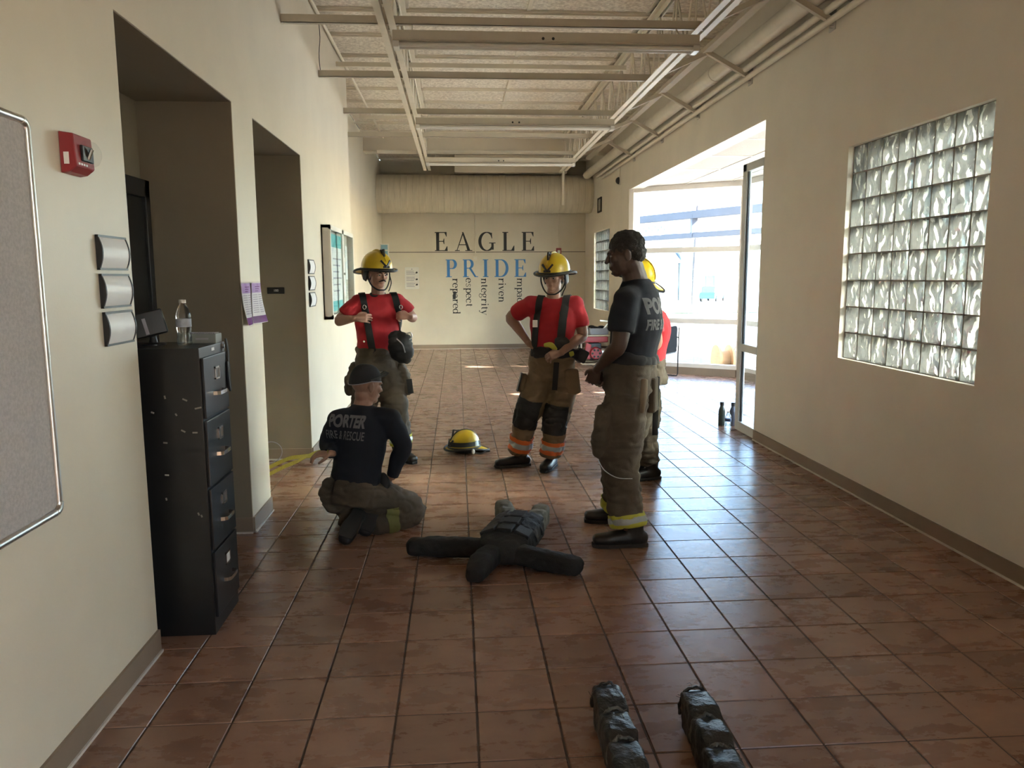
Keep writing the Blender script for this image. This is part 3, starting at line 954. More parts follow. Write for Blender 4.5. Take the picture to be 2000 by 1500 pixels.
# two leaflets in clear sleeves hanging on the pier
M_LILAC = mat('lilac_print', (0.40, 0.26, 0.50), 0.8, col2=(0.52, 0.40, 0.60), vscale=12, spec=0.1)
M_PLUM = mat('plum_print', (0.22, 0.09, 0.24), 0.8, var=0.2, vscale=20, spec=0.1)
M_LINE = mat('grey_print', (0.33, 0.31, 0.34), 0.7, var=0.1)
M_SLEEVE = mat_glass('clear_sleeve', (0.96, 0.95, 0.97), 1.10, 0.15)
def leaflet(yc, wd, curl, label):
    t = thing('leaflet', label, 'leaflet', (XL, yc, 1.49), 'leaflets on the pier')
    def P(u, v, off):
        x = XL + 0.006 + off + 0.022 * (1 - v) ** 2 * (1 + 2 * curl * (u - .5)) + 0.008 * math.sin(PI * u)
        return (x, yc + (u - .5) * wd + 0.03 * curl * (1 - v) * (u - .5), 1.348 + 0.285 * v)
    def patch(u0, u1, v0, v1, off, th=0.0012, n=6, m=10):
        q = MB()
        vs, fs = [], []
        for s_ in (0, th):
            for a in range(n + 1):
                for b in range(m + 1):
                    vs.append(P(u0 + (u1 - u0) * a / n, v0 + (v1 - v0) * b / m, off + s_))
        st = (n + 1) * (m + 1)
        for a in range(n):
            for b in range(m):
                i0 = a * (m + 1) + b
                f_ = (i0, i0 + m + 1, i0 + m + 2, i0 + 1)
                fs += [f_[::-1], tuple(i + st for i in f_)]
        q.add(vs, fs)
        return q
    paper = patch(0.04, 0.96, 0.03, 0.97, 0.002).build('paper', M_PAPER, t, smooth=True)
    patch(0.05, 0.95, 0.74, 0.96, 0.0035, 0.0004).build('header', M_LILAC, paper, smooth=True)
    patch(0.05, 0.95, 0.04, 0.20, 0.0035, 0.0004).build('footer', M_PLUM, paper, smooth=True)
    for k in range(3):
        patch(0.3, 0.75 - 0.1 * k, 0.87 - 0.05 * k, 0.885 - 0.05 * k, 0.0042, 0.0004, 3, 1).build('text_line', M_PLUM, paper)
    for k in range(9):
        patch(0.12, 0.46, 0.68 - 0.05 * k, 0.695 - 0.05 * k, 0.0036, 0.0004, 3, 1).build('text_line', M_LINE, paper)
        patch(0.54, 0.88, 0.68 - 0.05 * k, 0.695 - 0.05 * k, 0.0036, 0.0004, 3, 1).build('text_line', M_LINE, paper)
    patch(0, 1, 0, 1, 0.006, 0.0008).build('sleeve', M_SLEEVE, t, smooth=True)
leaflet(5.06, 0.235, -0.7, 'lilac and white leaflet in a clear sleeve, nearer one on the pier')
leaflet(5.315, 0.255, 0.9, 'lilac and white leaflet in a clear sleeve, farther one, curling off the pier')

# text helper: Blender's built-in face, turned into a thin mesh
def text_mesh(body, size, depth=0.0, offset=0.0, spacing=1.0, shear=0.0):
    cu = bpy.data.curves.new('txt', 'FONT')
    cu.body, cu.size, cu.extrude, cu.offset, cu.space_character, cu.shear = body, size, depth, offset, spacing, shear
    cu.align_x, cu.align_y = 'CENTER', 'CENTER'
    cu.resolution_u = 4
    o = bpy.data.objects.new('txt', cu)
    C.objects.link(o)
    dg = bpy.context.evaluated_depsgraph_get()
    me = bpy.data.meshes.new_from_object(o.evaluated_get(dg))
    bpy.data.objects.remove(o, do_unlink=True)
    bpy.data.curves.remove(cu)
    return me

def text_on(body, size, origin, right, up, m_, parent, name='lettering', depth=0.001, **k):
    me = text_mesh(body, size, depth, **k)
    r, u = Vector(right).normalized(), Vector(up).normalized()
    nrm = r.cross(u)
    for v in me.vertices:
        v.co = Vector(origin) + r * v.co.x + u * v.co.y + nrm * v.co.z
    me.materials.clear()
    me.materials.append(m_)
    return link(name, me, parent)

# room number on the reveal of the far recess
t = thing('room_sign', 'small black room number plate on the dark reveal of the recess', 'sign', (-1.615, 7.06, 1.545))
MB().box(-1.69, -1.54, 7.056, 7.065, 1.517, 1.573).build('plate', M_BLACKP, t, bevel=0.002, seg=1)
text_on('100', 0.03, (-1.612, 7.0545, 1.545), (1, 0, 0), (0, 0, 1), M_PLATE, t)

# notice case
M_CASEGLASS = mat_glass('case_glass', (0.95, 0.98, 0.98), 1.25)
t = thing('notice_case', 'white two-door glass notice case on the left wall behind the firefighter', 'cabinet', (XL, 8.8, 1.7))
y0, y1, z0, z1, xf = 7.98, 9.74, 1.235, 2.185, XL + 0.085
bx = MB().box(XL + 0.001, XL + 0.012, y0, y1, z0, z1)
for a, b, c_, d_ in ((y0, y0 + 0.03, z0, z1), (y1 - 0.03, y1, z0, z1), (y0, y1, z0, z0 + 0.03), (y0, y1, z1 - 0.03, z1)):
    bx.box(XL + 0.001, xf - 0.012, a, b, c_, d_)
bx.build('body', M_ALUP, t)
M_BACKING = mat('cork_backing', (0.50, 0.46, 0.38), 0.85, var=0.15, vscale=40)
MB().box(XL + 0.012, XL + 0.016, y0 + 0.03, y1 - 0.03, z0 + 0.03, z1 - 0.03).build('backing', M_BACKING, t)
M_TEALP = mat('teal_poster', (0.10, 0.42, 0.42), 0.6, var=0.15)
ps = MB().box(XL + 0.017, XL + 0.019, y0 + 0.46, y0 + 1.26, z0 + 0.06, z1 - 0.06).build('poster', M_TEALP, t)
MB().box(XL + 0.0195, XL + 0.021, y0 + 0.49, y0 + 1.23, z0 + 0.17, z1 - 0.20).build('poster_sheet', M_PAPER, ps)
for k in range(6):
    MB().box(XL + 0.0215, XL + 0.0225, y0 + 0.56, y0 + 1.14 - 0.08 * (k % 3), z0 + 0.62 - 0.07 * k, z0 + 0.635 - 0.07 * k).build('text_line', M_LINE, ps)
MB().box(XL + 0.017, XL + 0.019, y0 + 1.34, y0 + 1.50, z0 + 0.2, z0 + 0.66).build('notice', M_PAPER, t)
MB().box(XL + 0.017, XL + 0.019, y0 + 1.53, y0 + 1.70, z0 + 0.40, z0 + 0.80).build('notice', M_PAPER, t)
for a, b in ((y0, (y0 + y1) / 2 - 0.002), ((y0 + y1) / 2 + 0.002, y1)):
    f = MB()
    for p, q, r, s_ in ((a, a + 0.045, z0, z1), (b - 0.045, b, z0, z1), (a, b, z0, z0 + 0.045), (a, b, z1 - 0.045, z1)):
        f.box(xf - 0.012, xf + 0.006, p, q, r, s_)
    dd = f.build('door', M_WHITE, t)
    MB().box(xf - 0.005, xf - 0.001, a + 0.045, b - 0.045, z0 + 0.045, z1 - 0.045).build('pane', M_CASEGLASS, dd)
MB().cyl((xf + 0.005, (y0 + y1) / 2 - 0.022, 1.7), (xf + 0.022, (y0 + y1) / 2 - 0.022, 1.7), 0.016, n=12).build('lock', M_CHROME, t, smooth=True)

# small projecting sign far down the left wall
t = thing('projecting_sign', 'small white framed sign sticking out of the far left wall', 'sign', (-1.6, 17.5, 2.26))
MB().box(XB + 0.001, -1.50, 17.48, 17.51, 2.12, 2.40).build('frame', M_WHITE, t, bevel=0.004, seg=1)
for z in (2.14, 2.275):
    MB().box(XB + 0.03, -1.525, 17.474, 17.482, z, z + 0.105).build('panel', mat('pale_blue_print', (0.25, 0.45, 0.55), 0.5, var=0.1), t)

# thin cable dangling on the left wall between two struts
t = MB().tube([(XL + 0.008, 8.27 + 0.05 * math.sin(k * 0.6), 4.2 - 0.045 * k) for k in range(12)], 0.004, 6).build('dangling_cable', M_BLACKP, smooth=True)
tag(t, 'thin dark cable dangling on the upper left wall', 'cable')

# back wall: notice, switch box, alarm
t = thing('wall_notice', 'white notice with small print and pictures on the back wall', 'sign', (-1.03, YB, 1.64))
MB().prism(rrect(0.315, 0.49, 0.015, 3, -1.035, 1.645), YB - 0.006, YB - 0.001, 'Y').build('sheet', M_PAPER, t)
MB().prism(rrect(0.295, 0.47, 0.012, 3, -1.035, 1.645), YB - 0.0066, YB - 0.006, 'Y').build('border', M_WHITE, t)
for k in range(11):
    if k % 4 == 3:
        MB().box(-1.17, -0.90, YB - 0.008, YB - 0.0066, 1.80 - 0.035 * k, 1.803 - 0.035 * k).build('rule', M_LINE, t)
    else:
        MB().box(-1.165, -0.99 + 0.015 * (k % 3), YB - 0.008, YB - 0.0066, 1.80 - 0.035 * k, 1.812 - 0.035 * k).build('text_line', M_LINE, t)
for z in (1.775, 1.62, 1.50):
    MB().cyl((-0.925, YB - 0.008, z), (-0.925, YB - 0.0066, z), 0.022, n=8).box(-0.955, -0.93, YB - 0.008, YB - 0.0066, z - 0.02, z).build('pictogram', M_INK, t)
MB().cyl((-1.035, YB - 0.008, 1.85), (-1.035, YB - 0.0066, 1.85), 0.014, n=8).build('pictogram', M_LINE, t)

t = thing('switch_box', 'cream switch box on a vertical conduit between the painted letters', 'box', (0.43, YB, 2.09))
MB().box(0.38, 0.48, YB - 0.045, YB - 0.001, 2.03, 2.15).build('box', M_STEEL, t, bevel=0.006, seg=1)
MB().cyl((0.43, YB - 0.02, 2.15), (0.43, YB - 0.02, 3.3), 0.013, n=10).build('conduit', M_STEEL, t, smooth=True)
MB().box(0.405, 0.455, YB - 0.05, YB - 0.045, 2.07, 2.11).build('cover', M_WHITE, t)
t = thing('fire_alarm', 'small red fire alarm on the back wall beside the painted letters', 'alarm', (2.36, YB, 2.25))
MB().box(2.30, 2.42, YB - 0.05, YB - 0.001, 2.18, 2.32).build('body', M_RED, t, bevel=0.005, seg=1)
MB().box(2.33, 2.39, YB - 0.07, YB - 0.05, 2.20, 2.27).build('lens', M_WHITE, t, bevel=0.006, seg=1)
MB().cyl((2.36, YB - 0.02, 2.32), (2.36, YB - 0.02, 3.3), 0.01, n=8).build('conduit', M_STEEL, t, smooth=True)

# right wall: camera dome and small frame
t = thing('security_camera', 'white dome security camera on the right wall above the opening', 'camera', (XR, 14.2, 3.38))
MB().cyl((XR - 0.03, 14.2, 3.38), (XR - 0.001, 14.2, 3.38), 0.075, n=20).build('base', M_WHITE, t, smooth=True)
MB().lathe([(0.066, 0.03), (0.062, 0.05), (0.045, 0.075), (0.02, 0.088), (0.0, 0.09)], (0, 0, 0), n=18, axis='X').build('dome', M_BLACKP, None, smooth=True)
o = bpy.data.objects['dome']; o.rotation_euler = (0, 0, PI); o.location = (XR, 14.2, 3.38); set_parent(o, t)
MB().cyl((XR - 0.012, 14.2, 3.45), (XR - 0.012, 14.2, 3.62), 0.008, n=8).build('conduit', M_STEEL, t)
t = thing('small_frame', 'little dark picture frame high on the right wall by the duct', 'frame', (XR, 16.2, 3.13))
fr = MB()
for a, b, c_, d_ in ((16.0, 16.04, 2.98, 3.28), (16.36, 16.4, 2.98, 3.28), (16.0, 16.4, 2.98, 3.01), (16.0, 16.4, 3.25, 3.28)):
    fr.box(XR - 0.025, XR - 0.001, a, b, c_, d_)
fr.build('frame', M_DARK, t)
MB().box(XR - 0.012, XR - 0.002, 16.04, 16.36, 3.01, 3.25).build('picture', mat('grey_picture', (0.33, 0.31, 0.28), 0.5, var=0.2, vscale=15), t)

# ================================================================== filing cabinet and what stands on it
FX0, FX1, FY0, FY1, FZ = -1.81, -1.15, 3.505, 3.885, 1.345
t = thing('filing_cabinet', 'tall black four-drawer filing cabinet standing in the near recess', 'cabinet', ((FX0 + FX1) / 2, 3.7, 0))
MB().box(FX0, FX1, FY0, FY1, 0, FZ).build('body', M_BLACK, t, bevel=0.004)
zs = [1.305, 1.018, 0.70, 0.40, 0.075]
for k in range(4):
    za, zb = zs[k + 1] + 0.006, zs[k] - 0.006
    d_ = MB().box(FX1, FX1 + 0.013, FY0 + 0.014, FY1 - 0.014, za, zb).build('drawer', M_BLACK, t, bevel=0.004)
    zl = zb - 0.085
    f = MB()
    for p, q, r, s_ in ((3.665, 3.673, zl - .03, zl + .03), (3.727, 3.735, zl - .03, zl + .03), (3.665, 3.735, zl - .03, zl - .022), (3.665, 3.735, zl + .022, zl + .03)):
        f.box(FX1 + 0.012, FX1 + 0.018, p, q, r, s_)
    lh = f.build('label_holder', M_CHROME, d_)
    if k == 3:
        MB().box(FX1 + 0.0125, FX1 + 0.0145, 3.672, 3.728, zl - .022, zl + .022).build('card', M_PAPER, d_)
    zh = zb - 0.175
    pts = [(FX1 + 0.012, 3.635, zh), (FX1 + 0.03, 3.638, zh), (FX1 + 0.04, 3.65, zh), (FX1 + 0.042, 3.70, zh), (FX1 + 0.04, 3.75, zh), (FX1 + 0.03, 3.762, zh), (FX1 + 0.012, 3.765, zh)]
    hb = MB()
    for a, b in zip(pts[:-1], pts[1:]):
        hb.bar(a, b, 0.006, 0.017)
    hb.build('handle', M_CHROME, d_)
MB().cyl((FX1, 3.845, 1.325), (FX1 + 0.012, 3.845, 1.325), 0.009, n=10).build('lock', M_CHROME, t, smooth=True)
MB().box(FX1, FX1 + 0.003, 3.68, 3.715, 1.318, 1.332).build('maker_badge', M_PLATE, t)
MB().tube([(FX1 + 0.012, 3.875, 1.36), (FX1 + 0.02, 3.872, 1.30), (FX1 + 0.02, 3.87, 1.2), (FX1 + 0.022, 3.868, 1.12), (FX1 + 0.024, 3.86, 1.105), (FX1 + 0.022, 3.852, 1.13), (FX1 + 0.018, 3.85, 1.25)], 0.006, 8).build('wrist_strap', M_BLACKP, t, smooth=True)
rnd = random.Random(4)
for (sx, sy, an, L) in ((361, 781, 25, .022), (387, 797, -12, .03), (358, 842, 28, .02), (381, 845, 0, .022), (322, 776, 80, .015), (298, 806, 20, .014), (344, 810, 60, .012), (323, 865, 5, .018), (326, 928, 5, .018), (388, 1004, 70, .014), (394, 1008, 70, .012), (325, 975, 80, .012)):
    p = W(sx, sy, FY0)
    a = math.radians(-an)
    dv = Vector((math.cos(a), 0, math.sin(a))) * (L / 2)
    p.y = FY0 - 0.0006
    MB().bar(p - dv, p + dv, 0.0012, 0.007).build('tape_scrap', mat('old_tape', (0.30, 0.28, 0.24), 0.6, var=0.2), t)

def bottle(name, label, loc, h, r, m_body, m_cap, m_lab=None, kind='pet'):
    t = thing(name, label, 'bottle', loc)
    x, y, z = loc
    if kind == 'pet':
        pr = [(0, 0.004 * h), (r * .8, 0), (r, .03 * h), (r * .96, .10 * h), (r, .14 * h), (r * .95, .2 * h), (r * .88, .27 * h), (r * .97, .36 * h), (r * .97, .60 * h), (r, .63 * h), (r * .93, .70 * h), (r * .65, .82 * h), (r * .40, .89 * h), (r * .38, .93 * h)]
        MB().lathe([(a, b) for a, b in pr], loc, n=24).build('body', m_body, t, smooth=True)
        MB().lathe([(0, .03 * h), (r * .86, .03 * h), (r * .86, .25 * h), (r * .80, .28 * h), (0, .285 * h)], loc, n=20).build('water', mat_glass('water', (0.93, 0.97, 0.98)), t, smooth=True)
        MB().lathe([(r * 1.0, .40 * h), (r * 1.01, .41 * h), (r * 1.01, .575 * h), (r * 1.0, .58 * h)], loc, n=24).build('wrapper', m_lab, t, smooth=True)
        MB().lathe([(0, .92 * h), (r * .46, .92 * h), (r * .46, .99 * h), (0, h)], loc, n=16).build('cap', m_cap, t, smooth=True)
    else:
        MB().lathe([(0, 0), (r * .94, 0), (r, .02 * h), (r, .58 * h), (r * .9, .68 * h), (r * .62, .78 * h), (r * .55, .82 * h), (r * .55, .86 * h)], loc, n=24).build('body', m_body, t, smooth=True)
        MB().lathe([(0, .86 * h), (r * .62, .86 * h), (r * .62, .985 * h), (r * .5, h), (0, h)], loc, n=20).build('cap', m_cap, t, smooth=True)
    return t
M_PET = mat_glass('clear_bottle_plastic', (0.93, 0.96, 0.96))
_n, _l = M_PET.node_tree.nodes, M_PET.node_tree.links
_g = _n.new('ShaderNodeBsdfGlass'); _g.inputs['IOR'].default_value = 1.33; _g.inputs['Roughness'].default_value = 0.02
_m = _n.new('ShaderNodeMixShader'); _m.inputs[0].default_value = 0.55
_l.new(_n['Material Output'].inputs[0].links[0].from_socket, _m.inputs[1]); _l.new(_g.outputs[0], _m.inputs[2])
_l.new(_m.outputs[0], _n['Material Output'].inputs[0])
M_WRAP = mat('bottle_wrapper_grey', (0.42, 0.45, 0.50), 0.5, var=0.2, vscale=60)
M_WRAPB = mat('bottle_wrapper_navy', (0.03, 0.06, 0.16), 0.5, var=0.2, vscale=60)
bottle('water_bottle', 'half-empty clear water bottle standing on the filing cabinet', (-1.275, 3.7, FZ), 0.212, 0.034, M_PET, M_WHITE, M_WRAP)
bottle('water_bottle', 'small clear water bottle with a navy wrapper on the floor by the frame', (2.945, 8.15, 0), 0.185, 0.034, M_PET, M_WHITE, M_WRAPB)
bottle('flask', 'tall dark flask on the floor, left of the small clear bottle', (2.925, 8.30, 0), 0.265, 0.037, mat('dark_green_flask', (0.045, 0.065, 0.055), 0.35, var=0.1), M_BLACKP, kind='flask')
bottle('flask', 'dark flask half hidden behind the aluminium frame', (3.045, 8.27, 0), 0.26, 0.042, mat('charcoal_flask', (0.05, 0.055, 0.07), 0.35, var=0.2, vscale=30), M_BLACKP, kind='flask')

t = thing('desk_scanner', 'black desk device with a tilted head on the filing cabinet', 'device', (-1.43, 3.72, FZ))
R = Matrix.Rotation(math.radians(-14), 3, 'Y') @ Matrix.Rotation(math.radians(20), 3, 'Z')
hd = MB().box(-0.075, 0.065, -0.05, 0.05, -0.055, 0.06)
hd.v = [tuple(R @ Vector(v) + Vector((-1.425, 3.70, FZ + 0.098))) for v in hd.v]
hd.build('head', M_BLACKP, t, bevel=0.016, seg=3, smooth=True)
fc = MB().box(-0.03, -0.015, -0.053, -0.049, -0.045, 0.03)
fc.v = [tuple(R @ Vector(v) + Vector((-1.425, 3.70, FZ + 0.098))) for v in fc.v]
fc.build('badge', M_LINE, t)
MB().lathe([(0, 0), (0.055, 0), (0.055, 0.006), (0.02, 0.012), (0.014, 0.04), (0, 0.04)], (-1.425, 3.72, FZ), n=18).build('stand', M_BLACKP, t, smooth=True)
t = thing('router_box', 'flat grey vented box behind the bottle on the filing cabinet', 'device', (-1.215, 3.82, FZ))
MB().box(-1.30, -1.155, 3.775, 3.87, FZ, FZ + 0.045).build('case', mat('grey_plastic', (0.23, 0.24, 0.22), 0.5, var=0.1), t, bevel=0.006)
for k in range(12):
    MB().box(-1.292 + 0.011 * k, -1.287 + 0.011 * k, 3.79, 3.86, FZ + 0.045, FZ + 0.049).build('vent_rib', M_LINE, t)
MB().box(-1.25, -1.19, 3.7735, 3.775, FZ + 0.018, FZ + 0.026).build('badge', M_LINE, t)

# ================================================================== chair and generator by the storefront
def sled_chair(x, y, ang, label):
    t = thing('sled_chair', label, 'chair', (x, y, 0))
    M_FAB = mat('black_chair_fabric', (0.012, 0.014, 0.018), 0.9, var=0.15, bump=0.1, spec=0.05)
    R = Matrix.Rotation(ang, 3, 'Z')
    def put(mb, nm, m_, **k):
        mb.v = [tuple(R @ Vector(v) + Vector((x, y, 0))) for v in mb.v]
        return mb.build(nm, m_, t, **k)
    put(MB().box(-0.24, 0.24, -0.23, 0.23, 0.42, 0.48), 'seat', M_FAB, bevel=0.02, seg=3, smooth=True)
    bk = MB().prism(rrect(0.46, 0.38, 0.06, 5, 0, 0.66), 0.20, 0.24, 'Y')
    put(bk, 'backrest', M_FAB, bevel=0.012, smooth=True)
    for s_ in (-1, 1):
        xx = s_ * 0.27
        pts = [(xx, 0.25, 0.82), (xx, 0.245, 0.60), (xx, 0.24, 0.3), (xx, 0.24, 0.05), (xx, 0.22, 0.014), (xx, 0.0, 0.012), (xx, -0.22, 0.014), (xx, -0.25, 0.04), (xx, -0.24, 0.3), (xx, -0.23, 0.60), (xx, -0.20, 0.655), (xx, -0.12, 0.665), (xx, 0.1, 0.665), (xx, 0.235, 0.655)]
        put(MB().tube(pts, 0.011, 8), 'side_frame', M_BLACKP, smooth=True)
        put(MB().box(xx - 0.02, xx + 0.02, -0.18, 0.14, 0.668, 0.69), 'armrest', M_BLACKP, bevel=0.008)
    for yy in (0.2, -0.2):
        put(MB().cyl((-0.27, yy, 0.41), (0.27, yy, 0.41), 0.01, n=8), 'cross_bar', M_BLACKP)
sled_chair(3.28, 12.45, math.radians(-128), 'black sled-base armchair in front of the bright storefront glass')

gx, gy = 2.62, 14.62
t = thing('generator', 'red portable generator in a tube frame on the floor by the far wall', 'generator', (gx, gy, 0))
M_GRED = mat('generator_red', (0.46, 0.035, 0.05), 0.35, var=0.08)
MB().box(gx - 0.24, gx + 0.22, gy - 0.18, gy + 0.18, 0.42, 0.535).build('fuel_tank', M_GRED, t, bevel=0.03, seg=3, smooth=True)
MB().lathe([(0, -0.06), (0.10, -0.06), (0.12, -0.03), (0.12, 0.03), (0.0, 0.03)], (gx - 0.02, gy - 0.20, 0.22), n=24, axis='Y').build('recoil_cover', M_GRED, t, smooth=True)
for k in range(6):
    a = k * PI / 3
    MB().cyl((gx - 0.02 + 0.07 * math.cos(a), gy - 0.264, 0.22 + 0.07 * math.sin(a)), (gx - 0.02 + 0.07 * math.cos(a), gy - 0.258, 0.22 + 0.07 * math.sin(a)), 0.022, n=8).build('cooling_slot', M_DARK, t)
MB().box(gx - 0.13, gx + 0.10, gy - 0.15, gy + 0.15, 0.08, 0.40).build('engine_block', M_BLACKP, t, bevel=0.02)
MB().cyl((gx + 0.1, gy, 0.22), (gx + 0.3, gy, 0.22), 0.12, n=20).build('alternator', M_ALU, t, smooth=True)
MB().prism([(gx - 0.25, .12), (gx - 0.12, .10), (gx - 0.1, .38), (gx - 0.2, .42)], gy - 0.20, gy - 0.12, 'Y').build('side_cowl', M_GRED, t, bevel=0.015)
for s_ in (-1, 1):
    yy = gy + s_ * 0.21
    pts = [(gx - 0.3, yy, 0.03), (gx - 0.3, yy, 0.52), (gx - 0.27, yy, 0.55), (gx + 0.27, yy, 0.55), (gx + 0.3, yy, 0.52), (gx + 0.3, yy, 0.03), (gx + 0.27, yy, 0.015), (gx - 0.27, yy, 0.015)]
    MB().tube(pts, 0.014, 8, closed=True).build('frame_hoop', M_STEEL, t, smooth=True)
for xx, zz in ((-0.3, 0.3), (0.3, 0.3), (-0.2, 0.55), (0.2, 0.55), (-0.2, 0.015), (0.2, 0.015)):
    MB().cyl((gx + xx, gy - 0.21, zz), (gx + xx, gy + 0.21, zz), 0.012, n=8).build('frame_bar', M_STEEL, t)
MB().bar((gx - 0.30, gy - 0.2, 0.30), (gx - 0.36, gy - 0.2, 0.78), 0.02, 0.03).build('push_handle', M_BLACKP, t)
t = thing('tote_basket', 'grey plastic tote full of black gear on top of the generator', 'basket', (gx + 0.05, gy, 0.565))
tb = MB()
zb_ = 0.566
outer = rrect(0.40, 0.28, 0.04, 4)
for s0, z_, in ((0.88, zb_), (1.0, zb_ + 0.12)):
    pass
n_ = len(outer)
vs = [(gx + 0.06 + a * .88, gy + b * .88, zb_) for a, b in outer] + [(gx + 0.06 + a, gy + b, zb_ + .12) for a, b in outer] + [(gx + 0.06 + a * .95, gy + b * .95, zb_ + .12) for a, b in outer] + [(gx + 0.06 + a * .84, gy + b * .84, zb_ + .008) for a, b in outer]
fs = [tuple(range(n_))[::-1]]
for L_ in range(3):
    fs += [(L_ * n_ + i, L_ * n_ + (i + 1) % n_, (L_ + 1) * n_ + (i + 1) % n_, (L_ + 1) * n_ + i) for i in range(n_)]
fs.append(tuple(range(3 * n_, 4 * n_)))
tb.add(vs, fs)
tb.build('tub', mat('grey_tote', (0.36, 0.38, 0.42), 0.5, var=0.1), t)
rnd = random.Random(9)
for k in range(9):
    c = (gx + 0.06 + rnd.uniform(-.13, .13), gy + rnd.uniform(-.08, .08), zb_ + 0.10 + rnd.uniform(0, .05))
    MB().lathe([(0, -.03), (.035, -.022), (.05, 0), (.035, .022), (0, .03)], c, n=10, sx=1.3, sy=rnd.uniform(.6, 1.1)).build('glove', M_BLACKP, t, smooth=True)
MB().bar((gx + 0.14, gy - 0.05, 0.66), (gx + 0.26, gy - 0.05, 0.80), 0.02, 0.02).bar((gx + 0.08, gy - 0.05, 0.83), (gx + 0.36, gy - 0.05, 0.80), 0.03, 0.025).build('tool_handle', M_ALU, t)
# ================================================================== painted lettering on the back wall
def ribbon(pts, wf, closed=False):
    """flat stroke polygon strip along pts with width from direction (broad pen)"""
    n = len(pts)
    L, R_ = [], []
    for i in range(n):
        a = pts[max(i - 1, 0)] if not closed else pts[i - 1]
        b = pts[min(i + 1, n - 1)] if not closed else pts[(i + 1) % n]
        dx, dy = b[0] - a[0], b[1] - a[1]
        l = math.hypot(dx, dy) or 1
        dx, dy = dx / l, dy / l
        w_ = wf(dx, dy) / 2
        L.append((pts[i][0] - dy * w_, pts[i][1] + dx * w_))
        R_.append((pts[i][0] + dy * w_, pts[i][1] - dx * w_))
    vs = L + R_
    fs = []
    for i in range(n if closed else n - 1):
        j = (i + 1) % n
        fs.append((i, j, n + j, n + i))
    return vs, fs

def arc(cx, cy, rx, ry, a0, a1, n=18):
    return [(cx + rx * math.cos(math.radians(a0 + (a1 - a0) * k / n)), cy + ry * math.sin(math.radians(a0 + (a1 - a0) * k / n))) for k in range(n + 1)]

